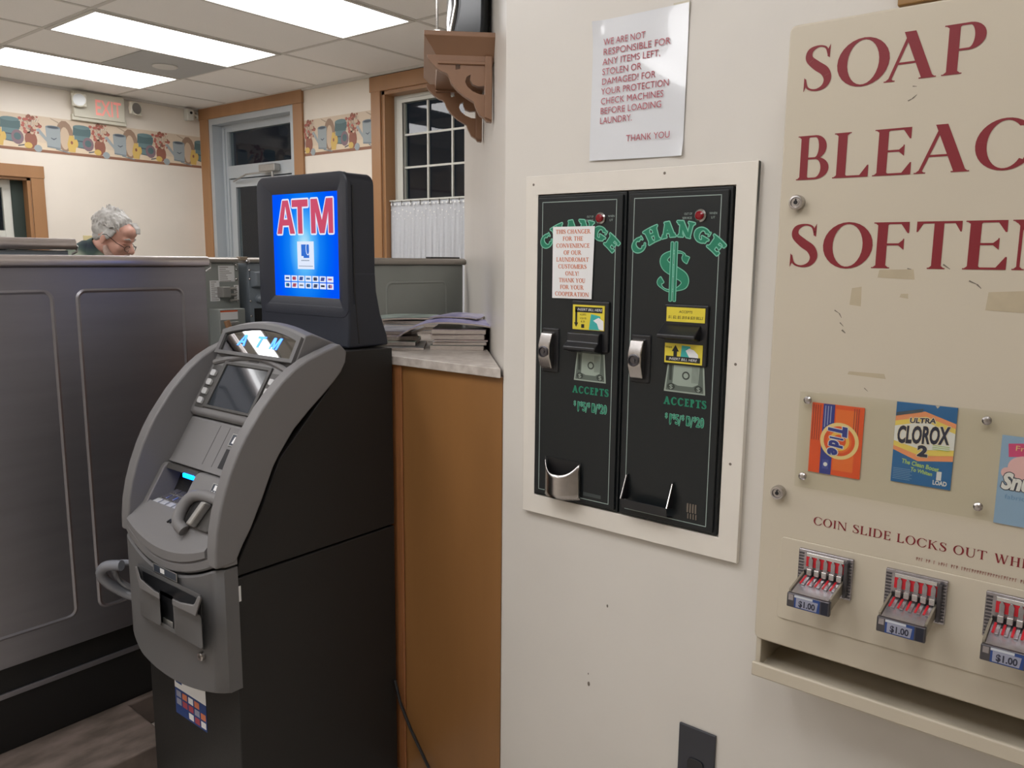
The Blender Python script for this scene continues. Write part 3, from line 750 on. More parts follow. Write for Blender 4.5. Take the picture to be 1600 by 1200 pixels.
# cash dispenser with its two winged lips
_d = FW(.925); DF = lambda a, b, c: _d(a*(.985-c), 1.5-(1.5-b)*(.985-c), c+.006)
dp = obj('dispenser', MB().box(DF, -1.965, -1.667, .584, .720, -.02, .004).prism(DF, rrect(-1.966, -1.858, .584, .668, .012), -.02, .024).prism(DF, rrect(-1.794, -1.667, .584, .670, .012), -.02, .024).box(DF, -1.86, -1.79, .584, .596, -.02, .018), atm_grey2, at, bevel=.003)
def wing(pts, nm):
    return obj(nm, MB().prism(DF, pts, -.02, .040), atm_grey, dp, bevel=.004)
wing([(-1.975, .712), (-1.962, .714), (-1.948, .686), (-1.88, .672), (-1.855, .672), (-1.855, .655), (-1.955, .658)], 'left_wing')
wing([(-1.660, .716), (-1.673, .718), (-1.695, .688), (-1.76, .676), (-1.795, .676), (-1.795, .658), (-1.69, .660)], 'right_wing')
obj('cash_throat', MB().box(DF, -1.940, -1.69, .67, .708, -.02, .006).box(DF, -1.857, -1.795, .597, .68, -.02, .006), black_g, dp)
obj('throat_ledge', MB().box(DF, -1.850, -1.800, .590, .612, -.02, .012), galv, dp, bevel=.003)
ip = obj('icon_plate', MB().box(DF, -1.885, -1.77, .722, .744, -.01, .004), galv, dp, bevel=.001)
obj('icon', facing(MB().rect(DF, -1.88, -1.775, .724, .742, .0045, mat('icon_dark', (60, 66, 76), .3)).rect(DF, -1.85, -1.83, .727, .739, .005, white_p)), None, ip)
obj('cover_lock', MB().lathe(FW(.93), -1.664, .572, [(.011, -.01), (.011, .008), (.009, .011), (.003, .011), (.003, .007)], n=20), chrome_r, at)
# bank card sticker on the lower cabinet
m = MB(); F = FW(.9815); m.rect(F, -1.905, -1.755, .385, .47, .0006, white_p); m.rect(F, -1.905, -1.755, .312, .385, .0006, blue_l); m.rect(F, -1.898, -1.868, .40, .455, .0009, blue_l)
rr = random.Random(5)
for i in range(5):
    for j in range(3):
        m.rect(F, -1.898+.029*i, -1.875+.029*i, .318+.022*j, .335+.022*j, .0009, [red_ink, white_p, label_p, org_ink, blue_l][rr.randrange(5)])
obj('sticker', facing(m), None, at)
obj('edge_label', MB().box(frame((0, 1.6055, 0), (1, 0, 0), (0, 0, 1), (0, -1, 0)), .99, .999, .700, .738, 0, .0008), white_p, at)
# cup-like side tray on the far side
st = MB(); st.tube(soft([(.925, 2.036, .70), (.905, 2.075, .695), (.90, 2.10, .672), (.915, 2.105, .64), (.955, 2.09, .60), (.985, 2.05, .585), (.985, 2.036, .60)]), .014, n=10)
st.tube(soft([(.95, 2.036, .70), (.935, 2.07, .695), (.93, 2.09, .67), (.95, 2.09, .63), (.985, 2.06, .60)]), .008, n=8)
obj('side_grip', st, mat('clear_grey_plastic', (120, 122, 128), .2, spec=.7), at, smooth=True)

# ---- illuminated topper
tp = thing('topper_sign', 'tall dark box sign with a lit blue ATM panel on top of the cash machine', 'sign', (1.43, 1.82, 1.262))
T0 = FW(1.372)
body = MB(); R0 = rrect(-2.016, -1.630, 1.30, 1.714, .03, 6)
body.prism(T0, R0, .0, -.082)
obj('housing', body, top_dark, tp, bevel=.004)
ft = [(1.356, 1.263), (1.359, 1.29), (1.361, 1.33), (1.361, 1.372), (1.376, 1.38), (1.376, 1.46), (1.454, 1.46), (1.457, 1.41), (1.470, 1.35), (1.493, 1.29), (1.497, 1.263)]
obj('flared_foot', MB().prism(SIDE, ft, 1.628, 2.018), top_dark, tp, bevel=.007, seg=3)
O = rrect(-2.018, -1.628, 1.34, 1.7155, .03, 6); I = rrect(-1.985, -1.650, 1.364, 1.694, .004, 6); I2 = rrect(-1.957, -1.677, 1.391, 1.668, .0005, 6)
m = MB(); n = len(O)
m.add([T0(p[0], p[1], q) for L_, q in ((O, -.002), (O, .009), (rrect(-2.015, -1.631, 1.343, 1.7125, .028, 6), .012), (I, .012), (I2, .002)) for p in L_],
      [(k*n+i, k*n+(i+1) % n, (k+1)*n+(i+1) % n, (k+1)*n+i) for k in range(4) for i in range(n)])
obj('front_bezel', m, top_dark, tp, smooth=True)
def screen_mat():
    m = bpy.data.materials.new('backlit_blue_panel'); m.use_nodes = True; nt = m.node_tree; nt.nodes.clear()
    L = nt.links.new; N_ = nt.nodes.new
    o = N_('ShaderNodeOutputMaterial'); e = N_('ShaderNodeEmission'); e.inputs[1].default_value = 1.0
    tc = N_('ShaderNodeTexCoord'); mp = N_('ShaderNodeMapping'); mp.vector_type = 'POINT'
    # panel centre glow printed on the backlit film
    mp.inputs['Location'].default_value = (0, 0, -.262*4.4); mp.inputs['Scale'].default_value = (1, 7.5, 4.4)
    L(tc.outputs['Object'], mp.inputs[0])
    g = N_('ShaderNodeVectorMath'); g.operation = 'LENGTH'; L(mp.outputs[0], g.inputs[0])
    r = N_('ShaderNodeValToRGB'); E_ = r.color_ramp.elements
    E_[0].position = .05; E_[0].color = rgb(190, 235, 250); E_[1].position = 1; E_[1].color = rgb(0, 84, 250)
    for p_, c_ in ((.25, (96, 190, 250)), (.5, (20, 130, 245)), (.75, (0, 104, 240))): x = E_.new(p_); x.color = rgb(*c_)
    L(g.outputs['Value'], r.inputs[0]); L(r.outputs[0], e.inputs[0]); L(e.outputs[0], o.inputs[0]); return m
obj('lit_panel', MB().box(T0, -1.957, -1.677, 1.391, 1.668, .001, .002), screen_mat(), tp)
lit = lambda n, c, s=.8: mat(n, (8, 8, 8), .5, emit=c, es=s)
lw, lr_, lb_ = lit('backlit_white', (225, 235, 255), .95), lit('backlit_crimson', (196, 56, 94), 1.0), lit('backlit_blue', (0, 100, 205), 1.0)
m = MB()
t = MB()
for G_, a, wd in ((GA, -1.937, .080), (GT, -1.868, .070), (GM, -1.786, .092)): block_letter(t, G_, T0, a, 1.561, wd, .090, .0032, lr_)
m.merge(fat(t, T0, .0042, None, -.0006), lw); m.merge(t)
obj('panel_lettering', facing(m), None, tp)
m = MB(); m.rect(T0, -1.850, -1.778, 1.466, 1.540, .0026, lw); m.rect(T0, -1.832, -1.798, 1.496, 1.532, .003, lb_)
m.flat(T0, [(-1.834, 1.494), (-1.822, 1.494), (-1.822, 1.500), (-1.818, 1.500), (-1.818, 1.496), (-1.80, 1.496), (-1.80, 1.4945)], .0033, lw) if False else None
ROMAN_thin = Serif(.1, .08, .02, .02)
t = MB(); s_ = Serif(); s_.P = []; s_.ring(0, 0, .010, .018, .0028, .0028)
for P_ in s_.P: t.flat(T0, [(-1.803+q[0]*.9, 1.521+q[1]) for q in (P_ if (P_[0][0]*P_[1][1]-P_[1][0]*P_[0][1]) else P_)], .0034, lw)
m.merge(t); m.rect(T0, -1.832, -1.822, 1.496, 1.501, .0034, lw)
blu2 = lit('backlit_grey_text', (90, 120, 150), .6)
for i in range(8): m.rect(T0, -1.833+.0045*i, -1.8300+.0045*i, 1.488, 1.4905, .003, blu2)
for i in range(15): m.rect(T0, -1.844+.0041*i, -1.8412+.0041*i, 1.473, 1.475, .003, blu2)
obj('logo_card', facing(m), None, tp)
cc = [[(30, 80, 170), (200, 50, 90), (40, 90, 190), (20, 120, 190), (40, 40, 60), (60, 90, 190), (220, 120, 170)], [(20, 170, 200), (210, 90, 120), (150, 160, 180), (30, 60, 110), (60, 80, 130), (20, 30, 70), (40, 80, 140)]]
m = MB()
for j in range(2):
    for i in range(7):
        a0 = -1.911+.0308*i; b0 = 1.4325-.0185*j
        m.rect(T0, a0, a0+.0265, b0, b0+.0155, .0026, lw); q = lit('backlit_mark_%d%d' % (i, j), cc[j][i], .6)
        if (i+j) % 3 == 0: m.rect(T0, a0+.005, a0+.021, b0+.0055, b0+.0105, .003, q)
        elif (i+j) % 3 == 1: m.disc(T0, a0+.010, b0+.0078, .005, .003, q, 12); m.disc(T0, a0+.0165, b0+.0078, .005, .0031, lit('backlit_mark_b%d' % i, cc[1-j][i], .6), 12)
        else: m.flat(T0, [(a0+.004, b0+.003), (a0+.019, b0+.003), (a0+.0225, b0+.0125), (a0+.007, b0+.0125)], .003, q)
obj('card_marks', facing(m), None, tp)
obj('side_groove', MB().tube([(1.392, 1.6285, 1.275), (1.386, 1.6285, 1.34), (1.380, 1.6285, 1.42), (1.380, 1.6285, 1.68)], .0022, n=6), blk_ink, tp)

# power cord against the panel
cd = MB().tube([(1.475, 1.60, .30), (1.480, 1.585, .235), (1.485, 1.55, .165), (1.488, 1.48, .07), (1.488, 1.45, .02), (1.49, 1.40, .006), (1.46, 1.33, .006)], .0045, n=8)
tag(obj('power_cord', cd, black_g, smooth=True), 'thin black cord hanging down the amber wood panel beside the cash machine', 'cord')

# ================================================================== CHANGE MACHINES
CH = FW(1.485)
tr = MB(); FR = FW(1.5)
A = [(-1.152, .898), (-.606, .898), (-.606, 1.684), (-1.152, 1.684)]; B = [(-1.117, .944), (-.648, .944), (-.648, 1.642), (-1.117, 1.642)]
for i in range(4):
    j = (i+1) % 4
    tr.prism(FR, [A[i], A[j], B[j], B[i]], .0005, .014)
fr = tag(obj('wooden_surround', tr, mat('white_painted_trim', (224, 218, 208), .35, noise=.05, nscale=8, bump=.1), bevel=.0015), 'white mitred trim frame on the wall around both change machines', 'frame')
nm_ = MB()
for (a, b) in ((-1.13, 1.665), (-.80, 1.672), (-.63, 1.30), (-.63, 1.10)): nm_.disc(FR, a, b, .003, .0146, scuff, 8)
obj('nail_marks', facing(nm_), None, fr)

def changer(a0, a1, label, right):
    t = thing('change_machine', label, 'change machine', (1.49, -(a0+a1)/2, .946), 'change machines')
    f = FW(1.485)
    body = MB().box(f, a0, a1, .946, 1.640, -.0145, .0)
    obj('housing', body, black_p, t, bevel=.002)
    door = MB().box(f, a0+.006, a1-.006, .952, 1.634, 0, .006); obj('door', door, black_p, t, bevel=.002)
    la0, la1 = a0+.018, a1-.020; b0, b1, lw_ = .962, 1.625, .0016
    m = MB(); c = .0064
    m.rect(f, la0, la0+lw_, b0, b1, c); m.rect(f, la1-lw_, la1, b0, b1, c); m.rect(f, la0, la1, b0, b0+lw_, c); m.rect(f, la0, la1, b1-lw_, b1, c)
    obj('pinstripe', facing(m), white_line, t)
    cx = -.764 if right else -1.003
    # red lamp and its caption
    lx = -.714 if right else -.944
    lp = obj('warning_lamp', MB().lathe(f, lx, 1.586, [(.0125, .005), (.0125, .009), (.0095, .0115)], n=20), chrome_r, t)
    obj('lamp_lens', MB().lathe(f, lx, 1.586, [(.0090, .011), (.0085, .014), (.005, .0162)], n=16), mat('dark_red_lens', (130, 14, 26), .2), lp)
    m = MB()
    for s, a, b, w in (('OUT OF', -.027, 1.588, .017), ('SERVICE', -.029, 1.580, .020), ('WHEN', .026, 1.588, .016), ('LIT', .026, 1.580, .008)):
        text_mb(s, f, lx+a, b, .0045, c, white_line, 'CENTER', w, mb=m)
    # CHANGE on an arch
    rad, cy = .130, 1.4265
    if not right: cy = 1.434
    def arch(x, y):
        th = x/(rad); r_ = rad+y-.012
        return (math.sin(th)*r_, math.cos(th)*r_)
    L = MB(); wdt = .212 if right else .205
    x = -wdt/2; sizes = [.033, .037, .037, .037, .033, .033]
    for i, ch in enumerate('CHANGE'):
        SLAB.put(L, ch, f, cx, cy, sizes[i]*.82, c+.0006, green, width=.0305, xf=lambda px, py, X=x: arch(X+px, py+.002))
        x += .0362
    m.merge(fat(L, f, .0022, None), mint); m.merge(L)
    # words below
    wx = -.731 if right else -.960; wz = 1.205 if right else 1.2035
    SLAB.put(m, 'ACCEPTS', f, wx, wz, .0165, c, green, width=.094, align='C', gap=.12)
    N1 = MB(); xx = wx-.043; un = .088/7.8
    for ch in '$1/$5/$10/$20':
        if ch == '$': text_mb(ch, f, xx, wz-.028, .010, c+.0006, green, 'LEFT', un*.42, mb=N1); xx += un*.5
        elif ch == '/': text_mb(ch, f, xx-.0006, wz-.041, .022, c+.0006, green, 'LEFT', un*.42, mb=N1); xx += un*.5
        else: text_mb(ch, f, xx, wz-.0385, .020, c+.0006, green, 'LEFT', un*(.66 if ch != '1' else .28), bold=.01, mb=N1); xx += un*(.8 if ch != '1' else .55)
    m.merge(fat(N1, f, .0009, None), mint); m.merge(N1)
    if right:
        D = MB(); S = Serif(.14, .05, .03, .05); S.P = []
        S.stroke([(.93, .76, .17), (.82, .82, .14), (.80, .92, .03), (.66, .97, .035), (.42, .95, .08), (.20, .80, .20), (.26, .62, .24), (.55, .47, .26), (.82, .32, .24), (.84, .14, .18), (.62, .02, .06), (.36, -.02, .035), (.16, .06, .03), (.08, .18, .14), (.16, .26, .17)], 6)
        for P in S.P: D.flat(f, [(-.768-.036+p_[0]*.072, 1.440+p_[1]*.078) for p_ in P], c+.0006, green)
        for q in (-.0045, .0045):
            D.flat(f, [(-.768+q-.0022, 1.418), (-.768+q+.0022, 1.418), (-.768+q+.0022, 1.535), (-.768+q-.0022, 1.535)], c+.0012, green)
        m.merge(fat(D, f, .0018, None), mint); m.merge(D)
    else:
        m.rect(f, -1.085, -.945, 1.575, 1.5765, c, blk_ink)
    obj('front_lettering', facing(m), None, t)
    # lock
    lk = -.838 if right else -1.072
    z0, z1 = 1.250, 1.337
    q = obj('lock_plinth', MB().box(f, lk-.020, lk+.026, z0-.006, z1+.008, .004, .010), black_g, t, bevel=.004)
    m = MB().prism(frame((1.485, 0, 0), (-1, 0, 0), (0, 0, 1), (0, -1, 0)), [(.008, z0), (.020, z0+.004), (.030, z0+.03), (.030, z1-.03), (.020, z1-.003), (.008, z1)], lk-.017, lk+.015)
    q = obj('lock_housing', m, chrome_r, t, bevel=.003)
    obj('lock_barrel', MB().lathe(f, lk-.001, 1.293, [(.013, .029), (.013, .033), (.010, .034), (.009, .031), (.004, .031), (.004, .033)], n=24), silver_d, q)
    # bill acceptor
    if right:
        ac = obj('bill_acceptor', MB().box(f, -.782, -.686, 1.289, 1.412, .004, .012), black_g, t, bevel=.003)
        m = MB().box(f, -.776, -.692, 1.377, 1.406, .012, .0135, yellow)
        text_mb('ACCEPTS', f, -.734, 1.395, .0052, .0138, blk_ink, 'CENTER', .030, bold=.005, shear=.2, mb=m)
        text_mb('$1, $2, $5, $10 & $20 BILLS', f, -.734, 1.3835, .0058, .0138, blk_ink, 'CENTER', .076, bold=.005, shear=.2, mb=m)
        obj('upper_label', m, None, ac)
        mouth = MB().prism(frame((1.485, 0, 0), (-1, 0, 0), (0, 0, 1), (0, -1, 0)), [(.008, 1.374), (.012, 1.372), (.040, 1.352), (.040, 1.345), (.012, 1.340), (.008, 1.34)], -.784, -.700)
        obj('bill_mouth', mouth, black_g, ac, bevel=.003)
        m = MB().box(f, -.777, -.694, 1.293, 1.333, .012, .0135, yellow)
        m.rect(f, -.774, -.698, 1.2965, 1.307, .0138, blk_ink); text_mb('INSERT BILL HERE', f, -.736, 1.2992, .0052, .0141, white_p, 'CENTER', .062, bold=.0, shear=.2, mb=m)
        m.flat(f, [(-.757, 1.307), (-.749, 1.307), (-.749, 1.317), (-.745, 1.317), (-.753, 1.330), (-.761, 1.317), (-.757, 1.317)], .0138, blk_ink)
        m.flat(f, [(-.741, 1.307), (-.722, 1.307), (-.720, 1.329), (-.739, 1.330)], .0138, teal); m.flat(f, [(-.730, 1.320), (-.722, 1.325), (-.712, 1.322), (-.703, 1.314), (-.702, 1.307), (-.722, 1.307)], .0141, white_p)
        text_mb('max', f, -.775, 1.323, .0055, .0138, blk_ink, width=.014, mb=m)
        obj('lower_label', m, None, ac)
        bill(f, t, -.776, -.689, 1.2325, 1.292)
    else:
        ac = obj('bill_acceptor', MB().box(f, -1.010, -.914, 1.300, 1.410, .004, .012), black_g, t, bevel=.003)
        m = MB().box(f, -1.006, -.924, 1.347, 1.401, .012, .0135, yellow)
        m.rect(f, -1.000, -.929, 1.385, 1.397, .0138, blk_ink); text_mb('INSERT BILL HERE', f, -.962, 1.3885, .0055, .0141, white_p, 'CENTER', .064, bold=.0, shear=.2, mb=m)
        m.flat(f, [(-.999, 1.39), (-.994, 1.39), (-.994, 1.362), (-.991, 1.362), (-.9965, 1.352), (-1.002, 1.362), (-.999, 1.362)], .0138, blk_ink)
        text_mb('ACCEPTS', f, -.979, 1.378, .0042, .0138, blk_ink, 'CENTER', .016, mb=m); text_mb('1/5/10', f, -.979, 1.370, .0042, .0138, blk_ink, 'CENTER', .016, mb=m); text_mb('& 20', f, -.979, 1.363, .0042, .0138, blk_ink, 'CENTER', .010, mb=m)
        m.rect(f, -.983, -.975, 1.351, 1.359, .0138, blk_ink)
        m.flat(f, [(-.963, 1.348), (-.934, 1.348), (-.934, 1.378), (-.958, 1.382)], .0138, teal); m.flat(f, [(-.952, 1.368), (-.938, 1.375), (-.926, 1.368), (-.925, 1.348), (-.937, 1.350), (-.942, 1.362)], .0141, white_p)
        obj('upper_label', m, None, ac)
        mouth = MB().prism(frame((1.485, 0, 0), (-1, 0, 0), (0, 0, 1), (0, -1, 0)), [(.008, 1.343), (.024, 1.340), (.026, 1.320), (.040, 1.311), (.040, 1.303), (.012, 1.296), (.008, 1.296)], -1.014, -.930)
        obj('bill_mouth', mouth, black_g, ac, bevel=.003)
        bill(f, t, -1.001, -.922, 1.2325, 1.295)
    return t
bill_m = mat('banknote_paper', (150, 162, 150), .5); bill_d = mat('banknote_ink', (52, 60, 54), .5); bill_k = mat('banknote_border', (90, 100, 92), .5)
def bill(f, t, a0, a1, b0, b1):
    m = MB(); c = .0068; i_ = .003
    m.flat(f, [(a0-.003, b0), (a1+.002, b0), (a1-.003, b1), (a0+.004, b1)], c, bill_m)
    m.flat(f, [(a0+.001, b0+i_), (a1-.002, b0+i_), (a1-.006, b1), (a0+.007, b1)], c+.0002, bill_k)
    m.flat(f, [(a0+.016, b0+.018), (a0+.028, b0+.014), (a1-.026, b0+.014), (a1-.014, b0+.02), (a1-.012, b1), (a0+.018, b1)], c+.0004, bill_m)
    cx = (a0+a1)/2
    m.disc(f, cx+.002, b0+.036, .0085, c+.0006, bill_d, 20); m.disc(f, cx+.002, b0+.036, .0055, c+.0008, bill_m, 16)
    for a in (a0+.013, a1-.013):
        m.disc(f, a, b0+.011, .009, c+.0006, bill_d, 16, ry=.007); text_mb('$', f, a, b0+.0065, .009, c+.0009, bill_m, 'CENTER', .008, mb=m)
    for k in range(5): m.rect(f, a1-.028+.003*k, a1-.027+.003*k, b0+.022, b1-.004, c+.0007, bill_k)
    m.rect(f, a0+.008, a0+.014, b0+.024, b1-.004, c+.0006, bill_d)
    obj('bill_picture', facing(m), None, t)
c1 = changer(-1.117, -.885, 'left black change machine, its heading partly covered by a taped paper notice', False)
c2 = changer(-.882, -.652, 'right black change machine with the whole CHANGE arch and a green dollar sign', True)
# cups
m = MB(); F = CH; n = 24; rings = []
for (cc_, ) in ((0,),):
    def cup(i, j):
        t = i/23; a = -1.075+.098*t; d = .012+.030*math.sin(math.pi*t)**.8; zt = 1.046-.030*(1-abs(2*t-1)**3); return F(a, .960+(zt-.960)*j/6, d)
    m.grid(cup, 24, 7)
obj('coin_cup', m, chrome_r, c1, smooth=True, thick=.002)
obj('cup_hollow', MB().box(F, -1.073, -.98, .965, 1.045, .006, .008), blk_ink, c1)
SD = frame((1.485, 0, 0), (-1, 0, 0), (0, 0, 1), (0, -1, 0))
m = MB()
for a in (-.857, -.749): m.prism(SD, [(.006, .985), (.034, .992), (.012, 1.040), (.006, 1.042)], a-.001, a+.001)
m.prism(SD, [(.034, .992), (.030, .972), (.006, .965), (.006, .968), (.028, .975), (.032, .992)], -.857, -.749)
obj('coin_cup', m, black_g, c2, bevel=.0004)
obj('cup_rim', MB().tube([F(-.858, .992, .0345), F(-.858, 1.040, .0125)], .0014, n=6).tube([F(-.748, .992, .0345), F(-.748, 1.040, .0125)], .0014, n=6), chrome, c2)
m = MB()
for i in range(4): m.box(F, -.716+.006*i, -.7125+.006*i, .985, 1.004, .006, .0072)
for i in range(4): m.box(F, -.714+.006*i, -.7115+.006*i, .972, .983, .006, .0072)
obj('grille_badge', m, scuff, c2)
m = MB(); m.rect(F, -.972, -.925, .9705, .979, .0068); obj('maker_plate', facing(m), mat('dim_maker_plate', (58, 64, 64), .5), c1)

# taped paper on the left changer
nt_ = thing('paper_notice', 'small white paper with orange capitals taped over the left change machine', 'notice', (1.477, 1.012, 1.415))
F = FW(1.477)
obj('sheet', MB().prism(F, [(-1.066, 1.413), (-.961, 1.414), (-.957, 1.570), (-1.067, 1.570)], .0, .0012), white_p, nt_)
m = MB(); lines = [('THIS CHANGER', .092), ('FOR THE', .053), ('CONVENIENCE', .088), ('OF OUR', .047), ('LAUNDROMAT', .086), ('CUSTOMERS', .075), ('ONLY!', .036), ('THANK YOU', .070), ('FOR YOUR', .063), ('COOPERATION', .090)]
bold_roman = Serif(.2, .09, .06, .06)
for i, (s, w_) in enumerate(lines): bold_roman.put(m, s, F, -1.013, 1.5545-.0151*i, .0093, .0016, org_ink, width=w_, align='C')
obj('lettering', facing(m), None, nt_)

# laminated wall notice
ns = thing('laminated_notice', 'laminated white notice with dull red capitals taped high on the wall above the change machines', 'notice', (1.497, .876, 1.71))
F = FW(1.4985)
def sheet(i, j):
    u = i/20; v = j/26; a = -.988+.220*u+.002*v; b = 1.709+.283*v-.004*u*(1-v)
    d = .0022+.0016*math.sin(u*5+v*3)*math.sin(v*6+1)+.006*max(0, (u-.85)/.15)*max(0, (.12-v)/.12)+.006*max(0, (.12-u)/.12)*max(0, (v-.88)/.12)+.004*max(0, u-.9)*max(0, v-.9)*60*.1
    return F(a, b, max(.0012, d))
m = MB().grid(sheet, 21, 27); obj('sheet', facing(m), paper_l, ns, smooth=True)
m = MB(); F = FW(1.4940)
for i, (s, w_) in enumerate([('WE ARE NOT', .099), ('RESPONSIBLE FOR', .155), ('ANY ITEMS LEFT,', .135), ('STOLEN OR', .093), ('DAMAGED! FOR', .126), ('YOUR PROTECTION', .158), ('CHECK MACHINES', .147), ('BEFORE LOADING', .143), ('LAUNDRY.', .077)]):
    text_mb(s, F, -.958-.0006*i, 1.9405-.0197*i, .0135, .0005, red_ink, 'LEFT', w_, mb=m)
text_mb('THANK YOU', F, -.897, 1.742, .0135, .0005, red_ink, 'LEFT', .1, mb=m)
obj('lettering', facing(m), None, ns)
obj('tape', MB().box(FW(1.4965), -.80, -.765, 1.975, 1.996, 0, .0006), mat('yellowed_tape', (206, 200, 180), .2, spec=.6), ns)

# black outlet plate low on the wall
op = thing('black_outlet_plate', 'black outlet plate low on the near wall, cut by the lower edge of the picture', 'outlet', (1.497, .676, .35))
obj('plate', MB().box(FW(1.5), -.719, -.634, .36, .505, .0, .006), mat('black_plate', (42, 44, 52), .3, spec=.6), op, bevel=.002)
m = MB(); m.prism(FW(1.494), rrect(-.695, -.658, .395, .435, .01), 0, .003); obj('socket', m, black_g, op, bevel=.001)
m = MB()
# dents and scuffs in the near wall paint
for (a, b, r_) in ((-.9575, .507, .006), (-.9595, .532, .0025), (-.9125, .715, .004)): m.disc(FW(1.5), a, b, r_*.6, .0006, scuff, 8, ry=r_)
struct('trim_6', facing(m))['label'] = 'small chips in the near wall paint'

# ================================================================== SOAP DISPENSER
sd = thing('soap_dispenser', 'cream coin-operated wall dispenser with large maroon SOAP BLEACH SOFTENER lettering', 'dispenser', (1.44, .18, .74))
XS = 1.38; F = FW(XS); SA0, SA1 = -.522, .165
obj('cabinet', MB().box(FW(1.5), SA0+.004, SA1-.004, .80, 1.876, 0, .105), cream_m, sd, bevel=.004)
m = MB().prism(F, [(p[0], p[1]) for p in rrect(SA0, SA1, .808, 1.884, .012)], -.018, 0); obj('front_panel', m, cream_m, sd, bevel=.004, seg=3)
# tray opening and lip
m = MB().box(FW(1.5), SA0+.002, SA1-.002, .738, .752, 0, .128).box(FW(1.5), SA0+.002, SA0+.012, .75, .81, 0, .112).box(FW(1.5), SA1-.012, SA1-.002, .75, .81, 0, .112).box(FW(1.5), SA0+.01, SA1-.01, .75, .81, 0, .004)
obj('vend_tray', m, cream_m, sd, bevel=.002)
m = MB().box(F, SA0+.002, SA1-.002, .738, .766, .0, .010); obj('tray_lip', m, cream_m, sd, bevel=.004)
BIG = Serif(.17, .045, .03, .07)
def big(lst, y0, y1, c=.0006):
    m = MB()
    for ch, a0, a1 in lst: BIG.put(m, ch, F, a0, y0, y1-y0, c, maroon, width=a1-a0)
    return m
obj('soap_lettering', facing(big([('S', -.494, -.450), ('O', -.441, -.362), ('A', -.370, -.292), ('P', -.288, -.230)], 1.775, 1.846)), None, sd)
obj('bleach_lettering', facing(big([('B', -.496, -.442), ('L', -.437, -.380), ('E', -.375, -.320), ('A', -.316, -.236), ('C', -.234, -.162), ('H', -.150, -.074)], 1.634, 1.705)), None, sd)
obj('softener_lettering', facing(big([('S', -.499, -.453), ('O', -.444, -.366), ('F', -.366, -.312), ('T', -.304, -.240), ('E', -.236, -.180), ('N', -.174, -.100), ('E', -.090, -.034), ('R', -.025, .045)], 1.490, 1.562)), None, sd)
m = MB(); ROMAN.put(m, 'COIN SLIDE LOCKS OUT WHEN COLUMN IS EMPTY', F, -.428, 1.0475, .0145, .0006, maroon, width=.555, gap=.12)
rr = random.Random(11); a = -.262
pale_r = mat('faded_maroon_print', (160, 112, 100), .5)
while a < .0:
    if rr.random() > .16: m.rect(F, a, a+.0009, 1.0235, 1.0285+rr.random()*.001, .0006, pale_r); m.rect(F, a, a+.0022, 1.026 if rr.random() > .5 else 1.0285, 1.0268 if rr.random() > .5 else 1.0292, .0006, pale_r)
    a += .0036
obj('small_lettering', facing(m), None, sd)
# locks
for (a, b) in ((-.490, 1.597), (-.491, 1.094)):
    q = obj('cabinet_lock', MB().lathe(F, a, b, [(.0125, 0), (.0125, .010), (.0112, .013), (.0085, .0135), (.0075, .011), (.0055, .011), (.0052, .0125), (.002, .0125)], n=28), chrome_r, sd)
    obj('keyway', MB().lathe(F, a, b, [(.0035, .0128), (.003, .0132)], n=14).box(F, a-.001, a+.001, b, b+.006, .0128, .0136), blk_ink, q)
# scuffs and pale tape ghosts
m = MB()
for (a, b, w_, h_) in ((-.355, 1.475, .055, .014), (-.395, 1.43, .018, .03), (-.32, 1.445, .013, .006), (-.20, 1.43, .05, .03), (-.39, 1.315, .06, .006)): m.flat(F, [(a, b), (a+w_, b-.002), (a+w_*.95, b+h_), (a+.002, b+h_*.9)], .0003, cream_w)
def scr_(pts, w_=.0009):
    for (p, q) in zip(pts, pts[1:]):
        dx, dy = q[0]-p[0], q[1]-p[1]; L = math.hypot(dx, dy); nx, ny = -dy/L*w_, dx/L*w_
        m.flat(F, [(p[0]-nx, p[1]-ny), (q[0]-nx*.4, q[1]-ny*.4), (q[0]+nx*.4, q[1]+ny*.4), (p[0]+nx, p[1]+ny)], .0005, scuff)
scr_([(-.331, 1.744), (-.325, 1.747), (-.319, 1.752)]); scr_([(-.326, 1.765), (-.320, 1.764)], .0008)
scr_([(-.418, 1.42), (-.410, 1.415), (-.406, 1.408)]); scr_([(-.408, 1.400), (-.402, 1.394)]); scr_([(-.404, 1.388), (-.398, 1.383)], .0015)
scr_([(-.312, 1.490), (-.306, 1.489)]); scr_([(-.262, 1.497), (-.252, 1.490)], .0012); scr_([(-.225, 1.473), (-.214, 1.468), (-.208, 1.462)], .0011); scr_([(-.362, 1.295), (-.356, 1.29)], .0007)
obj('scuff_marks', facing(m), None, sd)
# product window
win = obj('display_window', MB().box(F, -.463, .105, 1.112, 1.281, .006, .009), plexi, sd, bevel=.001)
for a in (-.449, -.182, .085):
    for b in (1.266, 1.132):
        obj('window_screw', MB().lathe(F, a, b, [(.0068, .009), (.0065, .0115), (.004, .0135), (.001, .014)], n=16), chrome_r, win)
or_m = mat('orange_packet', (226, 84, 34), .35, noise=.05, nscale=40); or_d = mat('dark_orange_print', (150, 58, 40), .45); or_l = mat('orange_glow_print', (232, 112, 44), .4)
bl_m = mat('cobalt_stripe', (42, 56, 140), .35); ye_m = mat('packet_pale_yellow', (232, 206, 140), .4); wh_m = mat('packet_white', (222, 222, 222), .4)
def box_card(name, label, a0, a1, b0, b1, m_, tilt=0):
    t = thing(name, label, 'packet', (XS-.002, -(a0+a1)/2, b0)); t['group'] = 'sample packets in the dispenser window'
    obj('card', MB().box(F, a0, a1, b0, b1, .0007, .0022), m_, t)
    return t
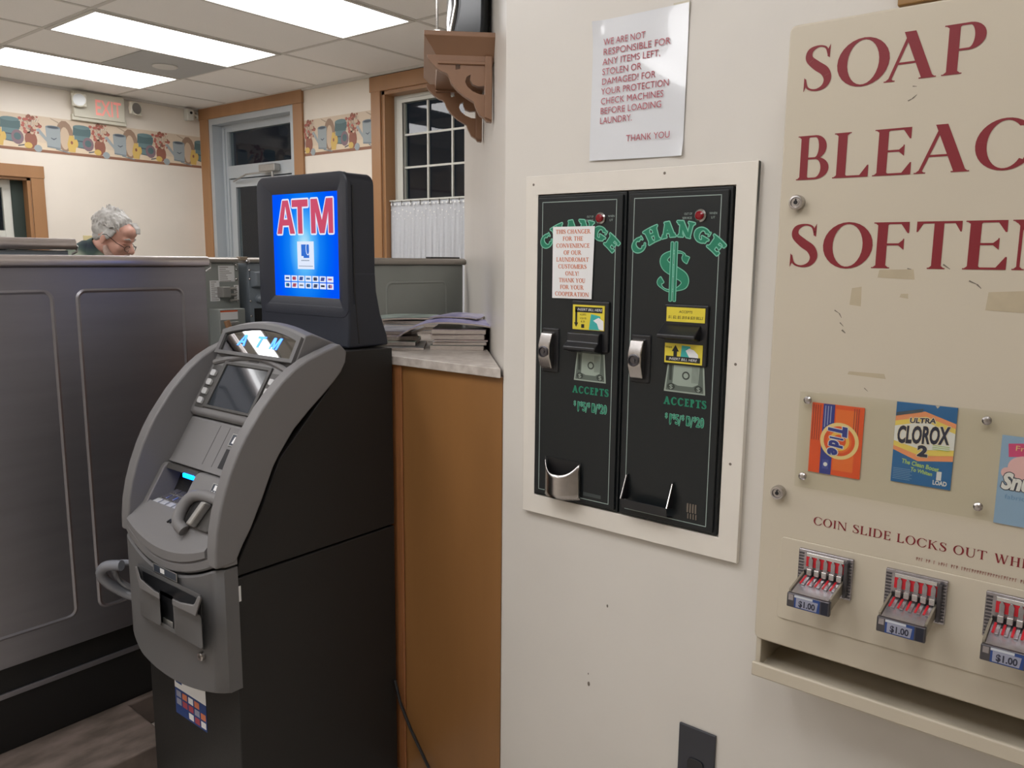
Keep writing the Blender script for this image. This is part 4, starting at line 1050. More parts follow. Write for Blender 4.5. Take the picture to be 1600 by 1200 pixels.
t = box_card('detergent_packet', 'orange Tide sample packet leftmost in the dispenser window', -.443, -.358, 1.141, 1.262, or_m)
t['label'] = 'orange detergent packet with a blue stripe, leftmost in the dispenser window'
m = MB(); c = .0025
m.rect(F, -.424, -.405, 1.141, 1.262, c, bl_m); m.rect(F, -.403, -.370, 1.15, 1.255, c-.0001, or_l)
for i in range(4): m.rect(F, -.441+.0038*i, -.4395+.0038*i, 1.198, 1.259, c, or_d)
for i in range(3): m.rect(F, -.374+.0035*i, -.3725+.0035*i, 1.215-.004*i, 1.259, c, or_d)
for i in range(3): m.rect(F, -.421+.0045*i, -.4195+.0045*i, 1.222+.004*i, 1.259, c+.0002, mat('pale_blue_print', (150, 160, 200), .4))
cx, cy = -.3945, 1.201; 
for r_, mm in ((.0315, ye_m), (.0255, or_m), (.020, or_l), (.0165, mat('tide_ring_yellow', (236, 186, 84), .4)), (.011, or_m)): m.disc(F, cx, cy, r_, c+.0003+(.0315-r_)*.02, mm, 32)
T_ = MB(); c2_ = c+.0012
def tput(ch, a, b, cap, w_, dst): text_mb(ch, F, a, b, cap, c2_, bl_m, 'LEFT', w_, bold=.06, shear=.15, rot=-math.pi/2, mb=dst)
tput('T', -.4115, 1.2275, .0285, .018, T_); tput('i', -.4085, 1.2075, .022, .0045, T_); tput('d', -.4095, 1.2020, .021, .0125, T_); tput('e', -.4110, 1.1885, .021, .0120, T_)
m.merge(fat(T_, F, .0014, None, -.0003), wh_m); m.merge(T_)
m.rect(F, -.420, -.4095, 1.150, 1.166, c+.0002, mat('blue_mark', (70, 84, 160), .4)); m.disc(F, -.4145, 1.158, .0035, c+.0004, wh_m, 12)
obj('print', facing(m), None, t)
bc = mat('clorox_blue', (30, 100, 158), .35)
t = box_card('bleach_packet', 'blue and yellow bleach packet second from the left in the dispenser window', -.310, -.223, 1.148, 1.279, bc)
m = MB(); pk = mat('packet_peach', (232, 150, 104), .4); py_ = mat('packet_yellow', (230, 204, 100), .4)
m.flat(F, [(-.310, 1.201), (-.273, 1.187), (-.223, 1.194), (-.223, 1.2535), (-.268, 1.268), (-.310, 1.256)], c, pk)
m.flat(F, [(-.310, 1.208), (-.270, 1.196), (-.223, 1.203), (-.223, 1.246), (-.266, 1.260), (-.310, 1.248)], c+.0002, py_)
m.flat(F, [(-.310, 1.216), (-.268, 1.206), (-.223, 1.212), (-.223, 1.238), (-.266, 1.252), (-.310, 1.240)], c+.0004, wh_m)
K = MB(); nv = mat('packet_navy', (34, 38, 62), .4); c3 = c+.001
text_mb('ULTRA', F, -.289, 1.2475, .008, c3, nv, 'LEFT', .037, bold=.03, shear=.15, rot=.10, mb=K)
text_mb('CLOROX', F, -.3055, 1.2135, .027, c3, nv, 'LEFT', .077, bold=.04, shear=.25, rot=.10, mb=K)
text_mb('2', F, -.2735, 1.1965, .0165, c3, nv, 'LEFT', .015, bold=.06, mb=K)
m.merge(fat(K, F, .0010, None, -.0003), mat('packet_glow', (226, 214, 190), .4)); m.merge(K)
yg = mat('packet_lime', (170, 200, 110), .4); lb2 = mat('packet_pale_blue', (110, 150, 190), .4)
text_mb("The Clean Boost", F, -.296, 1.181, .0072, c, yg, 'LEFT', .055, bold=.03, rot=-.12, mb=m); text_mb('To Whiten', F, -.282, 1.170, .0062, c, yg, 'LEFT', .032, bold=.03, rot=-.12, mb=m)
for i in range(7): m.rect(F, -.3075, -.282+.003*(i % 2), 1.1535+.0028*i, 1.1545+.0028*i, c, lb2)
for i in range(3): m.rect(F, -.253, -.229, 1.2155-.003*i, 1.2165-.003*i, c3, yg)
text_mb('1', F, -.2405, 1.162, .013, c, wh_m, 'CENTER', .007, bold=.05, mb=m); text_mb('LOAD', F, -.2385, 1.1535, .007, c, wh_m, 'CENTER', .020, bold=.04, mb=m)
m.flat(F, [(-.309, 1.262), (-.270, 1.272), (-.272, 1.2665), (-.309, 1.2565)], c+.0006, mat('packet_grey', (70, 84, 96), .4)); m.flat(F, [(-.254, 1.279), (-.248, 1.279), (-.251, 1.2745)], c, cream_m)
obj('print', facing(m), None, t)
t = box_card('softener_packet', 'pale blue fabric softener packet cut by the right edge of the picture', -.161, -.072, 1.110, 1.246, mat('sky_blue_packet', (142, 172, 204), .35))
m = MB(); 
m.flat(F, [(-.150, 1.214), (-.100, 1.222), (-.098, 1.242), (-.152, 1.234)], c, mat('packet_magenta', (206, 70, 122), .4)); pkb = mat('packet_pink', (226, 182, 184), .5)
m.disc(F, -.128, 1.200, .022, c+.0003, pkb, 24, ry=.018); m.disc(F, -.150, 1.190, .008, c+.0002, pkb, 16); 
sn = text_mb('Snuggle', F, -.156, 1.166, .024, c+.0009, wh_m, 'LEFT', .080, bold=.05, shear=.2)
m.merge(fat(sn, F, .0012, None, -.0003), mat('packet_shadow', (60, 60, 76), .4)); m.merge(sn)
text_mb('fabric care', F, -.150, 1.150, .007, c, lb2, 'LEFT', .05, mb=m)
text_mb('Fresh', F, -.143, 1.225, .008, c+.0005, ye_m, 'LEFT', .03, mb=m)
obj('print', facing(m), None, t)
# mounting plate and coin slides
obj('slide_plate', MB().prism(F, rrect(-.481, .13, .862, 1.014, .006), 0, .003), cream_m, sd, bevel=.0015)
def coin_slide(a, idx):
    q = obj('coin_slide', MB().box(F, a-.0455, a+.046, .930, 1.003, .003, .010), silver, sd, bevel=.0015)
    q['label'] = 'silver coin slide with a blue price label'
    P = lambda n_, mb, mm, **k: obj(n_, mb, mm, q, **k)
    g_ = MB()
    for i in range(12): g_.box(F, a-.044, a-.036, .934+.0055*i, .9365+.0055*i, .010, .0115)
    for i in range(12): g_.box(F, a+.037, a+.0445, .934+.0055*i, .9365+.0055*i, .010, .0115)
    P('ribbed_edge', g_, silver_d)
    P('side_rail', MB().box(F, a+.034, a+.040, .936, .998, .010, .020), silver_d, bevel=.001)
    P('red_backing', MB().box(F, a-.031, a+.032, .974, .992, .010, .0125), red_m)
    P('top_strip', MB().box(F, a-.031, a+.032, .992, .999, .010, .0135), mat('bright_zinc', (214, 212, 210), .2, metal=.8), bevel=.001)
    m1 = MB(); m2 = MB()
    for i in range(5):
        x = a-.0235+.0125*i+.001
        m1.prism(F, [(x-.0035, .972), (x+.0035, .972), (x+.0038, .988), (x+.001, .993), (x-.002, .993), (x-.0038, .988)], .0125, .0155)
        m2.box(F, x-.0042, x+.0042, .962, .973, .010, .022)
    P('slot_guides', m1, silver, bevel=.0008); P('coin_gates', m2, mat('bright_zinc', (214, 212, 210), .2, metal=.8), bevel=.001)
    P('throat', MB().box(F, a-.034, a+.035, .945, .966, .010, .012), blk_ink)
    # projecting slide: bed, side walls, front cap
    sx = a+.004
    P('slide_bed', MB().prism(frame((XS, 0, 0), (-1, 0, 0), (0, 0, 1), (0, -1, 0)), [(.004, .948), (.004, .960), (.078, .948), (.078, .938)], a-.033, a+.030), silver, bevel=.001)
    m1 = MB()
    for i in range(5):
        x = a-.0235+.0125*i
        m1.box(frame((XS, 0, .9605), (-1, 0, -.16), (0, 0, 1), (0, -1, 0)), .016, .045, 0, .0012, x-.0062, x-.0028)
    P('red_stripes', m1, red_m)
    m1 = MB()
    for i in range(5):
        x = a-.0235+.0125*i
        m1.box(frame((XS, 0, .9605), (-1, 0, -.16), (0, 0, 1), (0, -1, 0)), .014, .050, 0, .003, x-.0018, x+.0035)
    P('coin_channels', m1, silver, bevel=.0006)
    for q0, q1 in ((a-.037, a-.033), (a+.030, a+.034)):
        P('side_wall', MB().box(frame((XS, 0, .958), (-1, 0, -.16), (0, 0, 1), (0, -1, 0)), .004, .074, -.014, .006, q0, q1), mat('dull_cream_metal', (150, 142, 126), .35, metal=.4), bevel=.0008)
    m1 = MB().prism(F, [(a-.037, .923), (a+.034, .923), (a+.034, .948), (a-.037, .948)], .074, .083); cap = P('end_cap', m1, silver_d, bevel=.002)
    m1 = MB(); m1.rect(F, a-.024, a+.018, .9245, .9465, .0834, blue_l); m1.flat(F, [(a-.021, .926), (a+.013, .926), (a+.015, .942), (a-.021, .942)], .0837, label_p)
    m1.rect(F, a-.034, a-.026, .936, .946, .0834, silver); m1.rect(F, a+.020, a+.031, .925, .946, .0834, mat('dark_label_end', (24, 28, 44), .3)); m1.rect(F, a-.024, a+.006, .9425, .9465, .0838, mat('painted_label_gloss', (196, 200, 208), .2))  # pale strip along the label top is a painted gloss highlight
    text_mb('$1.00', F, a-.003, .9285, .0105, .0841, mat('price_ink', (40, 42, 60), .4), 'CENTER', .027, bold=.03, mb=m1)
    o = obj('price_label', facing(m1), None, q)
for i, a in enumerate((-.401, -.258, -.114, .030)): coin_slide(a, i)
# oak edge above the dispenser
wp = MB().box(FW(1.5), -.376, -.30, 1.905, 1.98, .0, .05).box(FW(1.5), -.38, -.296, 1.98, 1.995, 0, .06)
tag(obj('wooden_block', wp, mat('dark_oak_block', (150, 112, 62), .5, noise=.1), bevel=.003), 'small brown wooden block on the wall just above the cream dispenser', 'block')

# ================================================================== CORNER SHELF AND TELEVISION
sh = thing('wall_shelf', 'brown moulded wooden shelf on two scrolled corbels high on the angled wall', 'shelf', tuple(F45(.55, 1.86, .09)))
T0_, T1_ = .287, .80
prof = [(0, 2.016), (.150, 2.016), (.156, 2.020), (.156, 2.028), (.160, 2.034), (.166, 2.044), (.176, 2.058), (.184, 2.068), (.190, 2.072), (.190, 2.084), (0, 2.084)]
rings = []
for (s_, d_) in ((T0_, 0), ):
    pass
m = MB(); lower = [(2.016, .035), (2.026, .035), (2.034, .029), (2.048, .020), (2.060, .010), (2.068, .004), (2.072, 0), (2.084, 0)]
m.loft([[F45(T0_+q, z, 0), F45(T0_+q, z, .186-q), F45(T1_-q, z, .186-q), F45(T1_-q, z, 0)] for z, q in lower])
obj('moulded_board', m, wood_b, sh, bevel=.0015)
def cs_(cx, cy): return ((765.5-(640+cx/5))*.00182, 2.028-(cy/5-88)*.00159)
outl = [(612, 430), (612, 960), (575, 955), (560, 930), (522, 905), (492, 840), (480, 800), (440, 775), (400, 748), (352, 702), (312, 645), (292, 590), (275, 572), (245, 562), (212, 538), (170, 495), (140, 455), (138, 430)]
hole = [(415, 640), (425, 600), (455, 580), (452, 620), (470, 655), (510, 672), (545, 668), (557, 668), (557, 738), (520, 735), (470, 712), (430, 675)]
hole2 = [(345, 505), (375, 495), (380, 535), (345, 545)]
plate = [(560, 430), (612, 430), (612, 950), (560, 925)]
for t0 in (.318, .692):
    q = obj('corbel', MB().prism(F45, [], 0, 0) if False else None or (lambda mb: mb)(MB()), None) if False else None
    mb = MB(); G = frame(F45(t0, 0, 0), F45(0, 0, 1)-F45(0, 0, 0), (0, 0, 1), F45(1, 0, 0)-F45(0, 0, 0))
    P = lambda L: [cs_(*p) for p in L]
    mb.prism(G, P(outl), 0, .022, holes=[P(hole), P(hole2)])
    cb_ = obj('corbel', mb, wood_b, sh, bevel=.0015)
    obj('corbel_plate', MB().prism(G, P(plate), -.008, .030), wood_b, cb_, bevel=.002)
    obj('corbel_cap', MB().box(G, .004, .150, 2.008, 2.0165, -.006, .028), wood_b, cb_, bevel=.002)
m = MB()
for i in range(26): m.tube([F45(T0_+.45+.0*i, 2.018, .165), F45(T0_+.40+.004*i, 1.985-.010*(i % 3), .174+.002*(i % 4))], .0008, n=4)
# television: dark rounded case, chrome stand rod
tv = thing('television', 'black television on the wooden shelf, cut by the upper edge of the picture', 'television', tuple(F45(.52, 2.086, .08)))
m = MB(); rings = []
for z, s0, s1 in ((2.085, .012, .122), (2.10, .010, .124), (2.13, .008, .118), (2.17, .007, .112), (2.22, .007, .112), (2.42, .007, .112), (2.45, .012, .106)):
    rings.append([F45(.40, z, s0), F45(.36, z, s0+.02), F45(.36, z, s1-.02), F45(.40, z, s1), F45(.78, z, s1), F45(.78, z, s0)])
m.loft(rings); obj('case', m, mat('glossy_dark_case', (24, 30, 36), .15, spec=.6), tv, bevel=.006)
m = MB(); m.tube([F45(.365, z, s1-.018) for z, s1 in ((2.087, .138), (2.10, .134), (2.13, .128), (2.17, .120), (2.22, .118), (2.44, .118))], .004, n=8); obj('case_rim', m, chrome, tv)
m = MB(); m.tube([F45(.30, 2.085, .152), F45(.30, 2.42, .152)], .0035, n=8); m.tube([F45(.30, 2.42, .152), F45(.38, 2.43, .10)], .0035, n=8); obj('chrome_rod', m, chrome, tv)
m = MB(); obj('rod_foot', MB().box(F45, .295, .305, 2.084, 2.088, .145, .159), chrome, tv)

# ================================================================== WASHERS
def lip_profile(f, a0, a1, z0, z1, m, mb=None, d0=0):
    """rolled lid edge: a rounded front strip along a"""
    mb = mb or MB(); h = z1-z0; pr = [(0, 0), (.010, 0), (.016, .15), (.018, .45), (.016, .75), (.008, .97), (-.02, 1.0), (-.02, 0)]
    mb.loft([[f(a, z0+p[1]*h, p[0]+d0) for p in pr] for a in (a0, a1)], m); return mb
def pressed(f, a0, a1, b0, b1, d=.0035, r=.035, w=.006):
    """rounded rectangular panel pressed into a sheet: a ring groove"""
    O = rrect(a0, a1, b0, b1, r, 6); I = rrect(a0+w, a1-w, b0+w, b1-w, r-w, 6); I2 = rrect(a0+2*w, a1-2*w, b0+2*w, b1-2*w, r-2*w, 6)
    mb = MB(); n = len(O)
    vs = [f(p[0], p[1], 0.0002) for p in O]+[f(p[0], p[1], d) for p in I]+[f(p[0], p[1], .0004) for p in I2]
    mb.add(vs, [(k*n+i, k*n+(i+1) % n, (k+1)*n+(i+1) % n, (k+1)*n+i) for k in (0, 1) for i in range(n)])
    return facing(mb)
w1_ = thing('steel_washer', 'large stainless washer cabinet with two pressed panels, left behind the cash machine', 'washer', (.985, 2.76, .10))
f = FB(2.40)
obj('body', MB().box(f, .55, 1.42, .355, 1.466, 0, -.70), steel_m, w1_, bevel=.004)
obj('lid', lip_profile(f, .548, 1.424, 1.466, 1.497, None).box(f, .55, 1.42, 1.466, 1.4969, .0, -.70), steel_top, w1_, smooth=True)
for (a0, a1) in ((1.013, 1.343), (.620, .957)): obj('pressed_panel', pressed(f, a0, a1, .44, 1.403, r=.03), steel_m, w1_, smooth=True)
obj('base', MB().box(f, .57, 1.40, .10, .355, -.02, -.68), base_dk, w1_, bevel=.004)
obj('base_strip', MB().box(f, .57, 1.40, .262, .278, -.02, -.012), steel_m, w1_, bevel=.002)
obj('corner_clip', MB().tube([(1.418, 2.396, 1.45), (1.432, 2.392, 1.46), (1.434, 2.392, 1.475), (1.42, 2.396, 1.484)], .0025, n=6), galv, w1_)
w2_ = thing('grey_washer', 'plain grey washer back with one pressed panel, right behind the counter', 'washer', (2.42, 2.8, .10))
f = FB(2.45)
obj('body', MB().box(f, 2.14, 2.705, .12, 1.469, 0, -.70), greymet, w2_, bevel=.004)
obj('lid', lip_profile(f, 2.138, 2.708, 1.469, 1.497, None).box(f, 2.14, 2.705, 1.469, 1.4969, 0, -.70), mat('dull_steel_lid', (150, 144, 138), .35, metal=.7), w2_, smooth=True)
obj('pressed_panel', pressed(f, 2.237, 2.60, .30, 1.402), greymet, w2_, smooth=True)
obj('base', MB().box(f, 2.16, 2.69, .10, .12, -.02, -.68), base_dk, w2_)
obj('lid_handle', MB().box(f, 2.52, 2.705, 1.497, 1.503, -.02, -.05), blk_ink, w2_, bevel=.001)

f = FB(3.42); px = lambda x: 2.028+(x-322)*.00318; pz = lambda y: 1.466-(y-411)*.00302
w3_ = thing('machine_cabinet', 'grey machine back with paper labels, louvres and brass valves beside the steel washer', 'washer', (1.87, 3.75, .10))
obj('body', MB().box(f, 1.50, px(374), .12, 1.466, 0, -.6), greymet, w3_, bevel=.003)
obj('lid', lip_profile(f, 1.49, px(371), 1.466, 1.492, None).box(f, 1.5, px(371), 1.466, 1.4918, 0, -.6), mat('dull_steel_lid', (150, 144, 138), .35, metal=.7), w3_, smooth=True)
obj('base', MB().box(f, 1.52, 2.19, .10, .12, -.02, -.58), base_dk, w3_)
def lab(x0, x1, y0, y1, c, nm='paper_label', sk=0, red=False):
    m = MB(); m.flat(f, [(px(x0), pz(y1)), (px(x1), pz(y1)+sk), (px(x1), pz(y0)+sk), (px(x0), pz(y0))], c, white_p)
    r_ = random.Random(int(x0)); n = int((y1-y0)/3)
    for i in range(n):
        y = y0+2+i*3; m.rect(f, px(x0+2), px(x0+2+(x1-x0-4)*r_.uniform(.4, 1)), pz(y+.8), pz(y), c+.0005, scuff)
    if red: m.rect(f, px(x0), px(x1), pz(y0+1.8), pz(y0), c+.001, mat('warning_orange', (206, 88, 44), .5))
    return obj(nm, facing(m), None, w3_)
lab(340, 366.5, 415, 439.5, .001); lab(325.5, 341, 437.5, 469, .001); lab(364, 372, 445, 468, .003)
cbx = obj('junction_box', MB().box(f, px(337), px(350), pz(463), pz(447), 0, .05), galv, w3_, bevel=.003)
m = MB(); m.tube([f(px(350), pz(451), .02), f(px(364), pz(450), .02)], .008); m.tube([f(px(350), pz(460), .02), f(px(364), pz(460), .02)], .008); m.tube([f(px(355), pz(469), .01), f(px(366), pz(468), .01)], .007)
obj('conduit', m, galv, w3_)
lb3 = obj('lower_box', MB().box(f, px(322), px(364), .75, pz(480), 0, .09), greymet, w3_, bevel=.004)
m = MB(); g2 = lambda a, b, c: f(a, b, c)
m.rect(f, px(323), px(351), pz(496), pz(483), .0912, white_p); m.rect(f, px(323), px(351), pz(484.3), pz(482), .0917, mat('warning_orange', (206, 88, 44), .5))
obj('warning_label', facing(m), None, lb3)
for (x, y) in ((342, 501), (331, 511), (338, 531), (331, 541)):
    obj('louvre', MB().prism(frame(f(0, 0, .09), (1, 0, 0), (0, 0, 1), (0, -1, 0)), [(px(x-8), pz(y+4)), (px(x+9), pz(y+4)), (px(x+9), pz(y-2)), (px(x-6), pz(y-2))], 0, .012), galv, lb3, bevel=.004)
m = MB(); m.tube([f(px(323), pz(496), .14), f(px(327), pz(515), .15), f(px(330), pz(530), .16), f(px(330), pz(560), .15)], .014, n=10); obj('tan_hose', m, mat('tan_rubber', (150, 112, 80), .5), w3_, smooth=True)
brass = mat('brass', (200, 150, 80), .3, metal=.9)
obj('brass_valve', MB().lathe(frame(f(px(334), pz(522), .13), (0, 0, 1), (0, -1, 0), (1, 0, 0)), 0, 0, [(.012, -.03), (.022, -.02), (.022, .01), (.014, .02), (.014, .03)], n=14), brass, w3_)
obj('red_handle', MB().box(f, px(338), px(346), pz(524), pz(518), .12, .14), red_m, w3_, bevel=.003)
m = MB()
for y in (414, 421, 436, 470, 494): m.lathe(f, px(369.5), pz(y), [(.006, 0), (.006, .004), (.003, .006)], n=10)
m.lathe(f, px(366), pz(408.5), [(.012, .0), (.012, .01), (.006, .016)], n=10)
obj('bolts', m, chrome_r, w3_)
w4_ = thing('blue_grey_machine', 'blue-grey machine back with a moulded cover and knob, half hidden by the topper sign', 'washer', (2.68, 3.75, .10))
obj('body', MB().box(f, px(390), 3.12, .12, 1.466, 0, -.6), greymet2, w4_, bevel=.003)
obj('lid', lip_profile(f, px(386), 3.12, 1.466, 1.492, None).box(f, px(390), 3.12, 1.466, 1.4918, 0, -.6), mat('dull_steel_lid', (150, 144, 138), .35, metal=.7), w4_, smooth=True)
obj('base', MB().box(f, 2.26, 3.1, .10, .12, -.02, -.58), base_dk, w4_)
obj('moulded_cover', MB().loft([[f(px(x), pz(y), 0) for x, y in ((392, 422), (430, 422), (430, 454), (393, 450))], [f(px(x), pz(y), .035) for x, y in ((396, 425), (428, 425), (428, 452), (397, 447))]]), greymet2, w4_, bevel=.006)
obj('knob', MB().lathe(f, px(407), pz(468), [(.022, 0), (.021, .02), (.014, .03)], n=18), greymet2, w4_)
obj('opening', MB().box(f, px(398), px(430), pz(520), pz(483), .0, .002), blk_ink, w4_)
m = MB()
for y in (422, 436, 471, 495): m.lathe(f, px(392), pz(y), [(.006, 0), (.006, .004), (.003, .006)], n=10)
m.lathe(f, px(388.5), pz(408), [(.012, .0), (.012, .012), (.006, .018)], n=10)
obj('bolts', m, chrome_r, w4_)
obj_gap = MB().box(f, px(374.5), px(388), 1.478, 1.496, .012, -.02); obj('hinge_block', obj_gap, mat('tan_block', (150, 134, 116), .5), w4_, bevel=.002)
w5_ = thing('tall_steel_washer', 'taller steel machine top showing above the large washer at the left edge', 'washer', (1.0, 3.75, .10))
f = FB(3.42)
obj('body', MB().box(f, .56, 1.43, .12, 1.515, 0, -.6), greymet2, w5_, bevel=.003)
obj('lid', lip_profile(f, .55, 1.452, 1.518, 1.562, None, d0=.01).box(f, .55, 1.45, 1.518, 1.5615, 0, -.6), steel_top, w5_, smooth=True)
obj('base', MB().box(f, .58, 1.41, .10, .12, -.02, -.58), base_dk, w5_)
obj('hinge_clip', MB().tube([f(1.452, 1.545, .0), f(1.462, 1.53, .01), f(1.458, 1.51, .01), f(1.44, 1.50, .005)], .005, n=6), galv, w5_)

# ================================================================== MAGAZINES ON THE COUNTER
Z0 = 1.2355
mcols = [(150, 150, 176), (176, 160, 150), (120, 124, 130), (146, 176, 164), (196, 196, 200), (170, 140, 130), (112, 128, 150)]
def magazine(label, cx, cy, z, w_, l_, th, ang, cover, bend=0, droop=0, wave=0):
    t = thing('magazine', label, 'magazine', (cx, cy, z), 'magazines on the grey counter')
    ca, sa = math.cos(ang), math.sin(ang); nu, nv = 14, 8
    def P(i, j, k):
        u = -l_/2+l_*i/(nu-1); v = -w_/2+w_*j/(nv-1)
        s_ = (i/(nu-1)); h = bend*math.sin(math.pi*s_)-droop*max(0, .45-s_)**2*4+wave*math.sin(s_*9+j*.7)*(.3+.7*abs(s_-.5)*2)
        h = max(h, 0 if z < Z0+.001 else -1)
        return Vector((cx+u*ca-v*sa, cy+u*sa+v*ca, z+h+k))
    n = random.Random(int(cx*1000+z*999))
    def blk(k0, k1, sh):
        m = MB(); o = nu*nv
        vs = [P(i, j, k0) for j in range(nv) for i in range(nu)]+[P(i, j, k1) for j in range(nv) for i in range(nu)]
        fs = [(j*nu+i, j*nu+i+1, (j+1)*nu+i+1, (j+1)*nu+i) for j in range(nv-1) for i in range(nu-1)]
        fs += [tuple(o+x for x in q) for q in [(j*nu+i, j*nu+i+1, (j+1)*nu+i+1, (j+1)*nu+i) for j in range(nv-1) for i in range(nu-1)]]
        for i in range(nu-1): fs += [(i, i+1, o+i+1, o+i), ((nv-1)*nu+i, (nv-1)*nu+i+1, o+(nv-1)*nu+i+1, o+(nv-1)*nu+i)]
        for j in range(nv-1): fs += [(j*nu, (j+1)*nu, o+(j+1)*nu, o+j*nu), (j*nu+nu-1, (j+1)*nu+nu-1, o+(j+1)*nu+nu-1, o+j*nu+nu-1)]
        return m.add(vs, fs)
    obj('pages', blk(0, th*.86, 0), mat('magazine_pages', (190, 178, 168), .7, noise=.25, nscale=90, stretch=(1, 1, 12)), t, smooth=True)
    obj('cover', blk(th*.86, th, 0), cover, t, smooth=True)
    return t
cv = lambda i, c, c2: mat('magazine_cover_%d' % i, c, .3, col2=c2, nscale=14, coat=.2)
A1 = R(42)
zz = Z0
right = [(.014, (120, 124, 116), (96, 100, 96), 'thick dark-edged magazine at the bottom of the right pile'),
         (.010, (206, 206, 206), (150, 150, 170), 'white-edged magazine second from the bottom of the right pile'),
         (.004, (150, 80, 90), (90, 80, 90), 'thin red-edged magazine in the middle of the right pile'),
         (.016, (190, 170, 160), (150, 140, 150), 'tan thick magazine with ruffled pages in the right pile'),
         (.013, (176, 160, 160), (120, 110, 120), 'worn tan magazine just under the purple one on the right pile')]
for i, (th, c, c2, lbl) in enumerate(right):
    magazine(lbl, 1.790+.003*(i % 2), 1.632-.004*(i % 3), zz, .20, .155, th, R(-52)+.03*(i % 3-1), cv(i, c, c2), wave=.0003); zz += th+.0008
zr = zz
magazine('curled purple-covered magazine draped across the top of the right pile', 1.765, 1.665, zr+.004, .20, .27, .005, R(128)+math.pi, cv(10, (178, 174, 220), (118, 114, 188)), bend=.012, droop=.040, wave=.0012)
magazine('lavender magazine lying loose over the back of the right pile', 1.88, 1.72, zr+.0175, .18, .15, .004, R(-60), cv(11, (196, 192, 220), (120, 112, 176)), bend=.006, wave=.002)
left = [(.007, (70, 74, 80), (150, 150, 150), 1.66, 1.745, R(-48), 'thin dark magazine under the left end of the pile'),
        (.011, (140, 180, 160), (196, 190, 184), 1.675, 1.79, R(-50), 'mint green magazine low in the left pile'),
        (.012, (176, 150, 136), (120, 110, 120), 1.69, 1.81, R(-42), 'brown picture-cover magazine in the left pile'),
        (.010, (180, 180, 190), (120, 120, 140), 1.74, 1.85, R(-58), 'grey magazine above the brown one in the left pile')]
zz = Z0
for i, (th, c, c2, x, y, a, lbl) in enumerate(left):
    magazine(lbl, x-.012, y+.035, zz, .19, .20, th, a, cv(20+i, c, c2), wave=.0006); zz += th+.0012
back = [(.010, (200, 204, 206), (120, 130, 140), 'pale magazine at the bottom of the rear pile'), (.010, (120, 130, 130), (60, 66, 70), 'slate magazine second in the rear pile'),
        (.010, (206, 206, 210), (150, 156, 160), 'white magazine third in the rear pile'), (.012, (96, 104, 104), (60, 70, 72), 'dark covered magazine near the top of the rear pile'), (.006, (150, 170, 160), (80, 90, 90), 'grey-green magazine topmost on the rear pile')]
zz = Z0
for i, (th, c, c2, lbl) in enumerate(back):
    magazine(lbl, 2.05+.006*(i % 2), 2.12-.01*(i % 3), zz, .20, .22, th, R(-40)+.06*(i % 3-1), cv(30+i, c, c2), wave=.0008, bend=.004 if i == 4 else 0); zz += th+.001

# ================================================================== PERSON
skin_m = mat('ruddy_skin', (206, 156, 138), .5, noise=.08, nscale=14)
HC = Vector((1.995, 4.22, 1.590))
fwd0 = Vector((.60, -.80, 0)).normalized(); lft = Vector((0, 0, 1)).cross(fwd0)
pit = R(24)
hf = fwd0*math.cos(pit)-Vector((0, 0, 1))*math.sin(pit); hu = Vector((0, 0, 1))*math.cos(pit)+fwd0*math.sin(pit)
H3 = lambda x, y, z: HC+hf*x+lft*y+hu*z
ps = thing('person', 'grey-haired bearded person in a green plaid shirt and glasses, head bent down behind the washers', 'person', (1.80, 4.55, 0))
def grow(name, chains, vox, m, extra=None):
    """one continuous skin from tapered tubes and blobs, fused by voxel remeshing"""
    mb = MB()
    for pts in chains:
        P = [Vector(p[:3]) for p in pts]; rr = [p[3] for p in pts]
        mb.tube(P, rr, n=14)
        mb.ell(P[0], rr[0], rr[0], rr[0], n=14, k=8); mb.ell(P[-1], rr[-1], rr[-1], rr[-1], n=14, k=8)
        for p, r_ in zip(P[1:-1], rr[1:-1]): mb.ell(p, r_, r_, r_, n=14, k=8)
    if extra: extra(mb)
    o = obj(name, mb, m)
    q = o.modifiers.new('r', 'REMESH'); q.mode = 'VOXEL'; q.voxel_size = vox
    q2 = o.modifiers.new('s', 'SMOOTH'); q2.iterations = 4; q2.factor = .5
    dg = bpy.context.evaluated_depsgraph_get(); dg.update()
    me = bpy.data.meshes.new_from_object(o.evaluated_get(dg)); loc = o.location.copy()
    for v in me.vertices: v.co += loc-ps.location
    for p in me.polygons: p.use_smooth = True
    me.materials.clear(); me.materials.append(m)
    old = o.data; bpy.data.objects.remove(o); bpy.data.meshes.remove(old)
    n_ = bpy.data.objects.new(name, me); COL.objects.link(n_); n_.parent = ps
    return n_
hm = Matrix((hf, lft, hu)).transposed()
neck = Vector((1.932, 4.303, 1.497)); chest = Vector((1.80, 4.48, 1.28)); pel = Vector((1.74, 4.62, .96))
Lf = lft
def V4(v, r_): return (v.x, v.y, v.z, r_)
